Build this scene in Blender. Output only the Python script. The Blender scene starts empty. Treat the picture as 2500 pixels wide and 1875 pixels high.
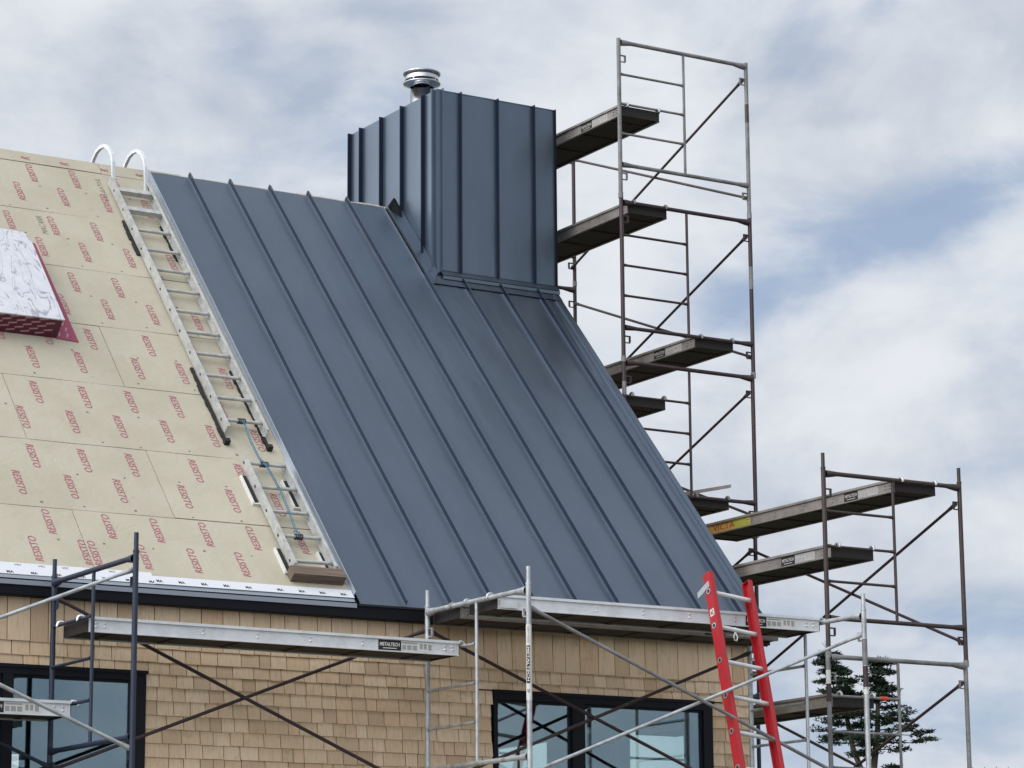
import bpy, math, random
from mathutils import Vector, Matrix, Euler
R = math.radians
random.seed(7)
S = bpy.context.scene
COL = S.collection

# ------------------------------------------------------------------ camera
YAW, PIT, ROL = R(31.58), R(11.89), R(-0.42)
fw = Vector((math.sin(YAW)*math.cos(PIT), math.cos(YAW)*math.cos(PIT), math.sin(PIT)))
rt = Vector((math.cos(YAW), -math.sin(YAW), 0)); up = rt.cross(fw)
r2 = rt*math.cos(ROL)+up*math.sin(ROL); u2 = -rt*math.sin(ROL)+up*math.cos(ROL)
cam = bpy.data.objects.new('camera', bpy.data.cameras.new('camera')); COL.objects.link(cam)
m = Matrix((r2, u2, -fw)).transposed().to_4x4(); m.translation = (0, -20.8, 1.6)
cam.matrix_world = m
cam.data.lens = 36*6990/2500; cam.data.sensor_width = 36; cam.data.clip_end = 5000
S.camera = cam
GZ = -0.5                                                   # ground level

# ------------------------------------------------------------------ node helper
class G:
    def __init__(s, tree): s.t = tree; s.n = tree.nodes; s.l = tree.links
    def new(s, typ, **kw):
        n = s.n.new(typ)
        for k, v in kw.items(): setattr(n, k, v)
        return n
    def put(s, sock, v):
        if isinstance(v, bpy.types.NodeSocket): s.l.new(v, sock)
        elif v is not None: sock.default_value = v
    def m(s, op, a, b=None, c=None, clamp=False):
        n = s.new('ShaderNodeMath', operation=op, use_clamp=clamp)
        for i, v in enumerate((a, b, c)):
            if v is not None: s.put(n.inputs[i], v)
        return n.outputs[0]
    def mix(s, f, a, b, mode='MIX'):
        n = s.new('ShaderNodeMix', data_type='RGBA', blend_type=mode)
        s.put(n.inputs[0], f); s.put(n.inputs[6], col4(a)); s.put(n.inputs[7], col4(b))
        return n.outputs[2]
    def noise(s, vec, scale, detail=3, rough=.55, dist=0):
        n = s.new('ShaderNodeTexNoise')
        if vec is not None: s.l.new(vec, n.inputs['Vector'])
        n.inputs['Scale'].default_value = scale; n.inputs['Detail'].default_value = detail
        n.inputs['Roughness'].default_value = rough; n.inputs['Distortion'].default_value = dist
        return n.outputs['Fac']
    def ramp(s, f, lo, hi, a=0., b=1.):
        n = s.new('ShaderNodeMapRange', interpolation_type='SMOOTHSTEP')
        s.put(n.inputs[0], f)
        for i, v in enumerate((lo, hi, a, b)): n.inputs[i+1].default_value = v
        return n.outputs[0]
    def vscale(s, vec, xyz):
        n = s.new('ShaderNodeVectorMath', operation='MULTIPLY'); s.l.new(vec, n.inputs[0]); n.inputs[1].default_value = xyz
        return n.outputs[0]
    def vadd(s, a, b):
        n = s.new('ShaderNodeVectorMath', operation='ADD'); s.put(n.inputs[0], a); s.put(n.inputs[1], b); return n.outputs[0]
def col4(c): return (*c, 1) if isinstance(c, tuple) and len(c) == 3 else c

# ------------------------------------------------------------------ sky and sun
SUN_EL, SUN_AZ = 40, 266             # azimuth from +Y towards +X (degrees): veiled sun up to the left
W = bpy.data.worlds.new('World'); S.world = W; W.use_nodes = True
g = G(W.node_tree); g.n.clear()
out = g.new('ShaderNodeOutputWorld'); bg = g.new('ShaderNodeBackground'); g.l.new(bg.outputs[0], out.inputs[0])
sky = g.new('ShaderNodeTexSky', sky_type='NISHITA', sun_disc=False)
sky.sun_elevation = R(SUN_EL); sky.sun_rotation = R(SUN_AZ); sky.dust_density = .6; sky.ozone_density = 1.5
tc = g.new('ShaderNodeTexCoord'); D = tc.outputs['Generated']
sep = g.new('ShaderNodeSeparateXYZ'); g.l.new(D, sep.inputs[0])
az = g.m('MULTIPLY', g.m('ARCTAN2', sep.outputs[0], sep.outputs[1]), 180/math.pi)
el = g.m('MULTIPLY', g.m('ARCSINE', sep.outputs[2]), 180/math.pi)
def blob(a0, e0, sa, se, tilt):
    c, s_ = math.cos(R(tilt)), math.sin(R(tilt))
    da = g.m('SUBTRACT', az, a0); de = g.m('SUBTRACT', el, e0)
    u = g.m('DIVIDE', g.m('ADD', g.m('MULTIPLY', da, c), g.m('MULTIPLY', de, s_)), sa)
    v = g.m('DIVIDE', g.m('SUBTRACT', g.m('MULTIPLY', de, c), g.m('MULTIPLY', da, s_)), se)
    return g.m('POWER', 2.718, g.m('MULTIPLY', g.m('ADD', g.m('MULTIPLY', u, u), g.m('MULTIPLY', v, v)), -1.))
# cloud-layer coordinates: flat layer seen in perspective, stretched along azimuth
Ds = g.vscale(D, (1, 1, 1.25))
n1 = g.noise(Ds, 7, 7, .55, .4)
n2 = g.noise(g.vadd(Ds, (3.1, 1.7, .4)), 11, 7, .58, .5)
n3 = g.noise(g.vadd(g.vscale(D, (1, 1, 2.4)), (7.3, 2.2, 5.1)), 20, 6, .55, .3)
gap = None                                                 # blue gaps in the cloud
for a0, e0, sa, se, ti, w in ((38.67, 14.33, 4.26, 0.78, 22, .95), (36.73, 13.51, 1.89, 0.9, 35, 0.6), (41.08, 15.31, 2.13, 0.66, 18, 0.6), (37.3, 14.98, 2.13, 0.9, 25, 0.35), (39.8, 19.49, 1.07, 0.37, 25, 1), (37.79, 19.21, 1.07, 0.49, 30, 0.55), (37.79, 18.07, 1.07, 0.49, 10, 0.5), (28.55, 16.86, 2.46, 0.98, 25, 0.5), (25.29, 16.21, 2.13, 0.49, 0, 0.4), (25.94, 18.8, 1.23, 0.9, -35, 0.45), (27.41, 17.75, 1.07, 0.9, -40, 0.4), (41.08, 6.92, 2.7, 0.61, 0, 0.85), (39.72, 7.29, 2.7, 0.41, 0, 0.45), (40.92, 5.02, 2.7, 0.9, 0, 0.95), (37.3, 5.18, 2.13, 0.98, 0, 0.6), (37.38, 7.13, 1.31, 0.49, 0, 0.3), (37.3, 8.68, 0.98, 0.49, 0, 0.15), (40.36, 9.82, 1.39, 0.29, 15, 0.4)):
    b = g.m('MULTIPLY', blob(a0, e0, sa, se, ti), w); gap = b if gap is None else g.m('ADD', gap, b)
dark = None                                                # thicker grey bellies
for a0, e0, sa, se, ti, w in ((25.94, 18.88, 1.8, 0.9, -20, 0.85), (27.41, 17.67, 1.23, 0.9, -30, 0.7), (23.6, 18.24, 1.23, 0.66, -20, 0.4), (28.3, 19.33, 1.48, 0.37, 0, 0.6), (29.53, 19.21, 1.23, 0.49, 0, 0.4), (37.87, 18.16, 1.31, 0.66, 0, 0.6), (38.43, 17.02, 0.74, 0.25, 0, 0.5), (35.67, 18.56, 1.23, 0.49, -10, 0.25), (40.12, 17.91, 1.31, 0.66, -15, 0.2), (40.12, 12.85, 2.7, 0.33, 12, 0.3), (37.7, 11.38, 2.46, 0.33, 5, 0.25), (40.92, 7.29, 2.62, 0.49, 0, 0.8), (39.72, 10.31, 1.64, 0.41, 8, 0.25), (26.43, 16.86, 1.31, 0.49, -20, 0.4), (26.92, 18.72, 0.57, 0.49, 0, -0.5), (24.89, 18.4, 0.9, 0.66, 0, -0.4), (30.51, 18.64, 1.31, 0.66, 0, -0.35), (22.4, 19.05, 1.31, 0.74, 0, -0.3), (39.32, 18.64, 1.23, 0.57, 0, -0.35), (34.86, 15.63, 1.64, 2.13, 0, -0.3), (35.26, 10.97, 2.13, 1.64, 0, -0.35), (40.52, 12.03, 2.13, 0.49, 15, -0.3), (28.71, 17.1, 0.9, 0.49, 10, -0.3)):
    b = g.m('MULTIPLY', blob(a0, e0, sa, se, ti), w); dark = b if dark is None else g.m('ADD', dark, b)
gap = g.m('MULTIPLY', gap, g.ramp(g.m('ADD', n2, g.m('MULTIPLY', g.m('SUBTRACT', n3, .5), .8)), .28, .66, .62, 1.15))
gapn = g.m('ADD', g.m('MULTIPLY', gap, .85), g.m('MULTIPLY', g.m('SUBTRACT', n1, .5), 1.5))
gapn = g.m('ADD', gapn, g.m('MULTIPLY', g.m('SUBTRACT', n3, .5), 1.0))
gapm = g.ramp(gapn, -.12, 1.30, 0, .84)
shade = g.m('ADD', g.m('MULTIPLY', dark, .5), g.m('MULTIPLY', g.m('SUBTRACT', n2, .5), 2.2))
shade = g.m('ADD', shade, g.m('MULTIPLY', g.m('SUBTRACT', n3, .5), .8))
shm = g.ramp(shade, -.55, .95)
cloud = g.mix(shm, (.80, .83, .875), (.43, .495, .60))
skyc = g.mix(1., sky.outputs[0], (.085, .085, .085), 'MULTIPLY')
skyc = g.mix(.75, skyc, (.345, .46, .665))                     # thin high haze in the gaps
# the cloud deck glows towards the hidden sun and is greyer and bluer away from it
dt = g.new('ShaderNodeVectorMath', operation='DOT_PRODUCT'); g.l.new(D, dt.inputs[0]); dt.inputs[1].default_value = (math.sin(R(SUN_AZ)), math.cos(R(SUN_AZ)), .45)
cloud = g.mix(1., cloud, g.mix(g.ramp(dt.outputs['Value'], .0, 1.12), (1., 1., 1.), (3.1, 3.0, 2.85)), 'MULTIPLY')
g.l.new(g.mix(gapm, cloud, skyc), bg.inputs[0]); bg.inputs[1].default_value = 1.0
sl = bpy.data.lights.new('sun', 'SUN'); sl.energy = 1.5; sl.angle = R(50); sl.color = (1, .96, .9)
so = bpy.data.objects.new('sun', sl); COL.objects.link(so)
sd = Vector((math.sin(R(SUN_AZ))*math.cos(R(SUN_EL)), math.cos(R(SUN_AZ))*math.cos(R(SUN_EL)), math.sin(R(SUN_EL))))
so.rotation_euler = sd.to_track_quat('Z', 'Y').to_euler(); so.location = (0, 0, 40)
S.view_settings.view_transform = 'Standard'; S.view_settings.look = 'None'
S.view_settings.exposure = 0; S.view_settings.gamma = 1; S.view_settings.use_curve_mapping = False

# ------------------------------------------------------------------ materials
def mat(name, base, rough=.6, metal=0., fn=None, spec=.5):
    M = bpy.data.materials.new(name); M.use_nodes = True
    g = G(M.node_tree); b = g.n['Principled BSDF']
    b.inputs['Base Color'].default_value = col4(base); b.inputs['Roughness'].default_value = rough
    b.inputs['Metallic'].default_value = metal; b.inputs['Specular IOR Level'].default_value = spec
    if fn: fn(g, b)
    return M
def pos(g): return g.new('ShaderNodeNewGeometry').outputs['Position']
def rnd(g):
    a = g.new('ShaderNodeObjectInfo').outputs['Random']; b = g.new('ShaderNodeNewGeometry').outputs['Random Per Island']
    return g.m('FRACT', g.m('ADD', a, b))
def bump(g, b, h, dist, strength=.5):
    n = g.new('ShaderNodeBump'); n.inputs['Strength'].default_value = strength; n.inputs['Distance'].default_value = dist
    g.l.new(h, n.inputs['Height']); g.l.new(n.outputs[0], b.inputs['Normal'])
def f_roofmetal(g, b):
    p = pos(g); r = g.new('ShaderNodeObjectInfo').outputs['Random']
    n = g.noise(g.vscale(p, (1.6, .9, .9)), 1.3, 3, .5); n2 = g.noise(p, 9, 3)
    st = g.noise(g.vscale(p, (14, 1.2, 1.2)), 2.2, 4, .6); du = g.noise(p, 3.2, 6, .7)
    c = g.mix(g.ramp(n, .3, .7), (.124, .158, .206), (.138, .174, .224))
    c = g.mix(g.m('MULTIPLY', r, .22), c, (.100, .134, .178))
    c = g.mix(g.ramp(du, .56, .8, 0, .16), c, (.18, .20, .225))    # dust and handling marks
    g.l.new(c, b.inputs['Base Color'])
    rg = g.m('ADD', g.m('MULTIPLY', n2, .06), .33); rg = g.m('ADD', rg, g.m('MULTIPLY', g.m('SUBTRACT', st, .5), .10))
    g.l.new(rg, b.inputs['Roughness'])
    oc = g.m('ADD', g.noise(g.vscale(p, (2.2, .8, .8)), 1.6, 2, .45), g.m('MULTIPLY', r, 0.))
    bump(g, b, oc, .10, .13)
M_ROOF = mat('slate_blue_painted_steel', (.15, .19, .25), .28, .82, f_roofmetal, .5)
def f_seam_shade(g, b):
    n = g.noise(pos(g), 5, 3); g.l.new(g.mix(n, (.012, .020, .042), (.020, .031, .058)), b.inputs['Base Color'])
M_SEAM_SHADE = mat('shade_darkened_seam_steel', (.026, .038, .066), .3, .6, f_seam_shade)  # roof steel with the shade on the seam legs painted into the colour
M_EDGE = mat('pale_edge_metal', (.40, .45, .52), .4, .3)
M_TRIM = mat('dark_trim_paint', (.005, .006, .010), .6, 0, None, .2)
def f_board(g, b):
    p = pos(g); r = rnd(g)
    n = g.noise(p, 1.7, 5, .6); n2 = g.noise(g.vscale(p, (1, 1, 1)), 9, 4, .6); n3 = g.noise(p, 55, 2)
    c = g.mix(g.ramp(n, .3, .72), (.405, .372, .288), (.465, .43, .342))
    c = g.mix(g.ramp(n2, .60, .78, 0, .45), c, (.50, .475, .40))
    c = g.mix(g.ramp(g.noise(g.vadd(p, (4, 4, 9)), 6, 6, .7), .60, .78, 0, .5), c, (.24, .22, .18))
    c = g.mix(g.m('MULTIPLY', r, .16), c, (.32, .29, .225))
    g.l.new(c, b.inputs['Base Color'])
    wr = g.m('ABSOLUTE', g.m('SUBTRACT', g.noise(g.vadd(p, (9, 2, 5)), 2.6, 3, .5, .8), .5))   # creases in the facer
    bump(g, b, g.m('ADD', g.m('ADD', n2, g.m('MULTIPLY', n3, .2)), g.m('MULTIPLY', g.ramp(wr, 0, .05), .22)), .007, .5)
M_BOARD = mat('faced_insulation_board', (.52, .48, .38), .7, 0, f_board)
M_FOAM = mat('foam_core', (.10, .085, .05), .9)
M_RED = mat('red_print', (.38, .095, .145), .75)
M_BLACK = mat('black_ink', (.012, .012, .014), .7)
M_GREYINK = mat('grey_marker', (.16, .14, .12), .8)
def f_shingle(g, b):
    p = pos(g); r = rnd(g)
    o = g.new('ShaderNodeCombineXYZ'); g.put(o.inputs[0], g.m('MULTIPLY', r, 37.)); g.put(o.inputs[1], g.m('MULTIPLY', r, 91.)); g.put(o.inputs[2], g.m('MULTIPLY', r, 53.))
    q = g.vadd(p, o.outputs[0])
    grain = g.noise(g.vscale(q, (1, 1, .07)), 70, 4, .6, .3)
    blot = g.noise(q, 7, 4, .6)
    c = g.mix(r, (.655, .495, .335), (.745, .595, .43))
    c = g.mix(g.ramp(g.m('FRACT', g.m('MULTIPLY', r, 7.3)), .66, .95, 0, .55), c, (.43, .31, .20))
    c = g.mix(g.ramp(g.m('FRACT', g.m('MULTIPLY', r, 13.7)), .8, 1, 0, .45), c, (.66, .43, .27))
    c = g.mix(g.ramp(grain, .42, .72, 0, .45), c, (.44, .31, .20))
    c = g.mix(g.ramp(blot, .56, .76, 0, .5), c, (.40, .295, .205))
    g.l.new(c, b.inputs['Base Color']); bump(g, b, grain, .003, .5)
M_SHINGLE = mat('cedar_shingle', (.45, .32, .2), .8, 0, f_shingle, .25)
M_SHEATH = mat('dark_sheathing', (.05, .036, .024), .9)
def f_galv(g, b):
    p = pos(g); n = g.noise(p, 14, 4, .6); n2 = g.noise(g.vscale(p, (1, 1, .3)), 5, 4, .65)
    c = g.mix(g.ramp(n, .3, .7), (.36, .385, .41), (.52, .55, .58))
    c = g.mix(g.ramp(n2, .56, .74, 0, .8), c, (.20, .17, .155))
    g.l.new(c, b.inputs['Base Color']); g.l.new(g.m('ADD', g.m('MULTIPLY', n, .3), .32), b.inputs['Roughness'])
M_GALV = mat('galvanized_steel', (.5, .5, .5), .45, .55, f_galv)
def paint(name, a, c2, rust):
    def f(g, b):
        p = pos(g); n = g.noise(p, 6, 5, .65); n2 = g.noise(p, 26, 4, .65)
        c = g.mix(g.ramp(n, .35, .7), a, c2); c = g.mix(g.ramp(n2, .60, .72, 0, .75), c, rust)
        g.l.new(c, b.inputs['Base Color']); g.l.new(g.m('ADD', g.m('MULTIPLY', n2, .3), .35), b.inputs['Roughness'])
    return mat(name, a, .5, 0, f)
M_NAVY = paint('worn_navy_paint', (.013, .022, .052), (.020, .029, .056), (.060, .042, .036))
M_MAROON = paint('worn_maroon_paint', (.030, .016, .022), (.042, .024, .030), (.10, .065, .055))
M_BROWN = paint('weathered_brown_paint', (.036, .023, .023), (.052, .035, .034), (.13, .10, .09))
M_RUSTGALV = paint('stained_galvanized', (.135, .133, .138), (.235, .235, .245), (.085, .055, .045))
def f_alu(g, b):
    p = pos(g); n = g.noise(p, 8, 5, .65); n2 = g.noise(g.vscale(p, (1, 1, 3)), 30, 3)
    c = g.mix(g.ramp(n, .35, .72), (.70, .72, .755), (.58, .60, .635)); c = g.mix(g.ramp(n2, .6, .8, 0, .3), c, (.36, .35, .345))
    g.l.new(c, b.inputs['Base Color']); g.l.new(g.m('ADD', g.m('MULTIPLY', n, .3), .3), b.inputs['Roughness'])
M_ALU = mat('mill_aluminium', (.6, .6, .6), .45, .2, f_alu)
def f_alud(g, b):
    p = pos(g); n = g.noise(p, 6, 5, .65); n2 = g.noise(p, 28, 3)
    c = g.mix(g.ramp(n, .35, .72), (.30, .275, .26), (.20, .185, .175)); c = g.mix(g.ramp(n2, .6, .8, 0, .4), c, (.10, .085, .075))
    g.l.new(c, b.inputs['Base Color'])
M_LAD = mat('dull_ladder_aluminium', (.46, .47, .46), .45, .2, lambda g, b: g.l.new(g.mix(g.ramp(g.noise(pos(g), 10, 5, .65), .35, .7), (.50, .51, .50), (.36, .365, .36)), b.inputs['Base Color']))
M_ALUD = mat('dirty_aluminium', (.3, .28, .26), .55, .35, f_alud)
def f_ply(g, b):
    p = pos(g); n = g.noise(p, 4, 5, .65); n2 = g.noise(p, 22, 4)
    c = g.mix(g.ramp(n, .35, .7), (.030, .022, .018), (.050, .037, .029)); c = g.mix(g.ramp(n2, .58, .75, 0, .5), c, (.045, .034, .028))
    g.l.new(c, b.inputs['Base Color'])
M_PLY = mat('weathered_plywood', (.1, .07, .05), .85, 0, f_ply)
M_WHITE = mat('white_sticker', (.62, .62, .60), .5)
M_ENDP = mat('black_end_plate', (.016, .014, .014), .7)
M_WHITED = mat('dirty_sticker', (.40, .385, .37), .7)
M_STGREY = mat('sticker_grey', (.30, .30, .30), .6)
M_STYEL = mat('sticker_yellow', (.45, .42, .16), .6)
M_RUBBER = mat('black_rubber', (.010, .010, .011), .8)
M_ZINC = mat('bright_zinc', (.75, .76, .78), .3, .8)
def f_redf(g, b):
    p = pos(g); n = g.noise(p, 14, 5, .65)
    c = g.mix(g.ramp(n, .4, .75), (.39, .013, .021), (.27, .019, .028)); g.l.new(c, b.inputs['Base Color'])
    g.l.new(g.m('ADD', g.m('MULTIPLY', n, .3), .3), b.inputs['Roughness'])
M_REDF = mat('red_fibreglass', (.52, .022, .032), .42, 0, f_redf)
def f_wrap(g, b):
    p = pos(g); n = g.noise(p, 9, 4, .6, .6)
    w1 = g.noise(g.vscale(p, (2.4, .55, .55)), 1.7, 3, .5, 1.6)
    sw = g.m('ABSOLUTE', g.m('SUBTRACT', g.m('FRACT', g.m('MULTIPLY', w1, 9)), .5))
    c = g.mix(g.ramp(n, .3, .7), (.61, .615, .655), (.53, .54, .60)); c = g.mix(g.m('MULTIPLY', g.ramp(sw, .01, .13, .95, 0), g.ramp(n, .30, .5)), c, (.27, .30, .345))
    kn = g.noise(p, 6.5, 2, .4, .3)
    c = g.mix(g.ramp(kn, .62, .72, 0, .8), c, (.20, .205, .25))
    g.l.new(c, b.inputs['Base Color'])
M_WRAP = mat('white_marbled_membrane', (.68, .68, .75), .45, 0, f_wrap)
M_BURG = mat('burgundy_membrane', (.085, .006, .026), .5)
M_PINK = mat('pink_print', (.42, .20, .26), .6)
M_BURG2 = mat('crimson_membrane', (.27, .035, .085), .55)
M_WMEM = mat('white_membrane', (.64, .66, .71), .5)
M_DRIP = mat('grey_drip_edge', (.25, .285, .34), .4, .0)
def f_wood(g, b):
    p = pos(g); n = g.noise(g.vscale(p, (.3, 4, 4)), 14, 4, .6, .4)
    c = g.mix(g.ramp(n, .3, .7), (.17, .125, .095), (.095, .068, .050)); g.l.new(c, b.inputs['Base Color'])
M_WOOD = mat('brown_weathered_lumber', (.16, .1, .07), .8, 0, f_wood)
M_ROPE = mat('blue_rope', (.045, .15, .22), .8)
M_ROPE2 = mat('dark_cord', (.02, .03, .06), .8)
def f_stain(g, b):
    n = g.noise(pos(g), 6, 3); g.l.new(g.m('ADD', g.m('MULTIPLY', n, .12), .10), b.inputs['Roughness'])
M_INOX = mat('polished_stainless', (.52, .53, .56), .16, 1., f_stain)
M_WINF = mat('black_window_frame', (.004, .005, .010), .5, 0, None, .25)
def f_glass(g, b):
    o = g.n['Material Output']; tr = g.new('ShaderNodeBsdfTransparent'); tr.inputs[0].default_value = (.92, .985, .965, 1)
    gl = g.new('ShaderNodeBsdfGlossy'); gl.inputs[0].default_value = (.68, .88, 1., 1); gl.inputs['Roughness'].default_value = .02
    n = g.noise(pos(g), .9, 2); bp = g.new('ShaderNodeBump'); bp.inputs['Distance'].default_value = .02; bp.inputs['Strength'].default_value = .06
    g.l.new(n, bp.inputs['Height']); g.l.new(bp.outputs[0], gl.inputs['Normal'])
    ge = g.new('ShaderNodeNewGeometry'); dp = g.new('ShaderNodeVectorMath', operation='DOT_PRODUCT')
    g.l.new(ge.outputs['Incoming'], dp.inputs[0]); g.l.new(ge.outputs['Normal'], dp.inputs[1])
    sch = g.m('POWER', g.m('SUBTRACT', 1., g.m('ABSOLUTE', dp.outputs['Value'])), 5.)
    mx = g.new('ShaderNodeMixShader'); g.put(mx.inputs[0], g.m('ADD', g.m('MULTIPLY', sch, .85), .18, clamp=True))
    g.l.new(tr.outputs[0], mx.inputs[1]); g.l.new(gl.outputs[0], mx.inputs[2]); g.l.new(mx.outputs[0], o.inputs[0])
M_GLASS = mat('coated_glass', (1, 1, 1), .05, 0, f_glass)
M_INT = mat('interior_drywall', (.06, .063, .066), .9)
def f_ground(g, b):
    p = pos(g); n = g.noise(p, .35, 6, .65); n2 = g.noise(p, 14, 4)
    c = g.mix(g.ramp(n, .42, .58), (.16, .14, .115), (.06, .08, .035)); c = g.mix(g.ramp(n2, .4, .7, 0, .5), c, (.11, .10, .085))
    g.l.new(c, b.inputs['Base Color']); bump(g, b, n2, .03)
M_GROUND = mat('gravel_and_grass', (.2, .2, .15), .9, 0, f_ground)
def f_bark(g, b):
    n = g.noise(g.vscale(pos(g), (1, 1, .3)), 20, 4); g.l.new(g.mix(n, (.045, .036, .03), (.10, .085, .072)), b.inputs['Base Color'])
M_BARK = mat('spruce_bark', (.06, .05, .04), .9, 0, f_bark)
def f_needle(g, b):
    r = g.new('ShaderNodeNewGeometry').outputs['Random Per Island']
    g.l.new(g.mix(r, (.012, .024, .015), (.034, .055, .032)), b.inputs['Base Color'])
M_NEEDLE = mat('spruce_needles', (.03, .05, .03), .7, 0, f_needle, .3)
M_POLE = mat('grey_pole_wood', (.16, .14, .125), .85)
M_SPRAYY = mat('orange_yellow_spray', (.48, .27, .07), .7)
M_SPRAYL = mat('lime_yellow_spray', (.36, .35, .05), .7)
M_SPRAYR = mat('dark_red_spray', (.20, .012, .010), .7)
M_ORANGE = mat('orange_red_tape', (.58, .06, .025), .5)

# ------------------------------------------------------------------ mesh helper
class MB:
    def __init__(s): s.v = []; s.f = []; s.smooth = []
    def add(s, vs, fs, sm=False):
        o = len(s.v); s.v += [Vector(v) for v in vs]; s.f += [tuple(i+o for i in f) for f in fs]; s.smooth += [sm]*len(fs); return s
    def box(s, a, b):
        x0, y0, z0 = a; x1, y1, z1 = b
        return s.add([(x0,y0,z0),(x1,y0,z0),(x1,y1,z0),(x0,y1,z0),(x0,y0,z1),(x1,y0,z1),(x1,y1,z1),(x0,y1,z1)],
                     [(0,3,2,1),(4,5,6,7),(0,1,5,4),(1,2,6,5),(2,3,7,6),(3,0,4,7)])
    def obox(s, o, ax, ay, az):
        o, ax, ay, az = map(Vector, (o, ax, ay, az))
        vs = [o, o+ax, o+ax+ay, o+ay]; vs += [v+az for v in vs]
        f = [(0,3,2,1),(4,5,6,7),(0,1,5,4),(1,2,6,5),(2,3,7,6),(3,0,4,7)]
        if ax.cross(ay).dot(az) < 0: f = [tuple(reversed(q)) for q in f]
        return s.add(vs, f)
    def tube(s, pts, r, n=10, caps=True):
        pts = [Vector(p) for p in pts]; rs = r if isinstance(r, (list, tuple)) else [r]*len(pts)
        vs = []; fs = []; ref = None
        for i, p in enumerate(pts):
            t = ((pts[min(i+1, len(pts)-1)]-p).normalized() if i < len(pts)-1 else Vector()) + ((p-pts[i-1]).normalized() if i > 0 else Vector())
            t = t.normalized() if t.length > 1e-6 else Vector((0, 0, 1))
            if ref is None: ref = Vector((0, 0, 1)) if abs(t.z) < .9 else Vector((1, 0, 0))
            a = t.cross(ref).normalized(); b = t.cross(a).normalized(); ref = a.cross(t)*-1 if False else ref
            if abs(t.dot(ref)) > .97: ref = a
            for k in range(n):
                th = 2*math.pi*k/n; vs.append(p+(a*math.cos(th)+b*math.sin(th))*rs[i])
        for i in range(len(pts)-1):
            for k in range(n): fs.append((i*n+k, i*n+(k+1) % n, (i+1)*n+(k+1) % n, (i+1)*n+k))
        s.add(vs, fs, True)
        if caps and n > 2:
            L = (len(pts)-1)*n
            s.add(vs[:n], [tuple(reversed(range(n)))]); s.add(vs[L:], [tuple(range(n))])
        return s
    def lathe(s, c, prof, n=28):
        c = Vector(c); vs = []; fs = []
        for r_, z in prof:
            for k in range(n): vs.append(c+Vector((r_*math.cos(2*math.pi*k/n), r_*math.sin(2*math.pi*k/n), z)))
        for i in range(len(prof)-1):
            for k in range(n): fs.append((i*n+k, i*n+(k+1) % n, (i+1)*n+(k+1) % n, (i+1)*n+k))
        return s.add(vs, fs, True)
    def prism(s, poly, off):                                # poly: planar 3-D points, off: extrusion vector
        poly = [Vector(p) for p in poly]; off = Vector(off); n = len(poly)
        nrm = sum(((poly[i]-poly[0]).cross(poly[(i+1) % n]-poly[0]) for i in range(1, n-1)), Vector())
        if nrm.dot(off) < 0: poly.reverse()
        return s.add(poly+[p+off for p in poly], [tuple(reversed(range(n))), tuple(range(n, 2*n))]+[(i, (i+1) % n, n+(i+1) % n, n+i) for i in range(n)])
    def mesh(s, name, mt, origin=(0, 0, 0)):
        me = bpy.data.meshes.new(name); o = Vector(origin)
        me.from_pydata([tuple(v-o) for v in s.v], [], s.f); me.polygons.foreach_set('use_smooth', s.smooth)
        me.materials.append(mt); me.update(); return me
    def build(s, name, mt, parent=None, kind=None, local=False):
        org = Vector() if (parent is None or local) else wloc(parent)
        o = bpy.data.objects.new(name, s.mesh(name, mt, org)); COL.objects.link(o)
        if parent: o.parent = parent
        if kind: o['kind'] = kind
        return o
def wloc(o):
    p = Vector(o.location)
    while o.parent: o = o.parent; p = p+Vector(o.location)
    return p
def tag(o, label=None, cat=None, group=None, kind=None):
    for k, v in (('label', label), ('category', cat), ('group', group), ('kind', kind)):
        if v: o[k] = v
    return o
def thing(name, label, cat, loc=(0, 0, 0), group=None):
    o = bpy.data.objects.new(name, None); COL.objects.link(o); o.location = loc; o.empty_display_size = .2
    return tag(o, label, cat, group)
def copy_tree(o, parent=None):
    c = o.copy(); COL.objects.link(c)
    if parent: c.parent = parent
    for ch in list(o.children): copy_tree(ch, c)
    return c
DG = {}
def text_mesh(txt, shear=0., bold=0.):
    k = (txt, shear, bold)
    if k not in DG:
        cu = bpy.data.curves.new('lettering', 'FONT'); cu.body = txt; cu.shear = shear; cu.offset = bold; cu.resolution_u = 2
        cu.align_x = 'CENTER'; cu.align_y = 'CENTER'
        ob = bpy.data.objects.new('lettering_source', cu); COL.objects.link(ob)
        ev = ob.evaluated_get(bpy.context.evaluated_depsgraph_get()); me = ev.to_mesh()
        vs = [Vector(v.co) for v in me.vertices]; fs = [tuple(p.vertices) for p in me.polygons]
        ev.to_mesh_clear(); bpy.data.objects.remove(ob); bpy.data.curves.remove(cu)
        x0, x1 = min(v.x for v in vs), max(v.x for v in vs); y0, y1 = min(v.y for v in vs), max(v.y for v in vs)
        vs = [Vector(((v.x-(x0+x1)/2)/(x1-x0), (v.y-(y0+y1)/2)/(y1-y0), 0)) for v in vs]
        DG[k] = (vs, fs)
    return DG[k]
def put_text(mb, txt, c, ux, uy, shear=0., bold=0.):       # ux, uy: full width and height vectors
    vs, fs = text_mesh(txt, shear, bold); c, ux, uy = Vector(c), Vector(ux), Vector(uy)
    mb.add([c+ux*v.x+uy*v.y for v in vs], fs)

# ------------------------------------------------------------------ ground
b = MB(); b.add([(-400, -400, GZ), (900, -400, GZ), (900, 900, GZ), (-400, 900, GZ)], [(0, 1, 2, 3)])
tag(b.build('ground', M_GROUND), kind='structure')

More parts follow.
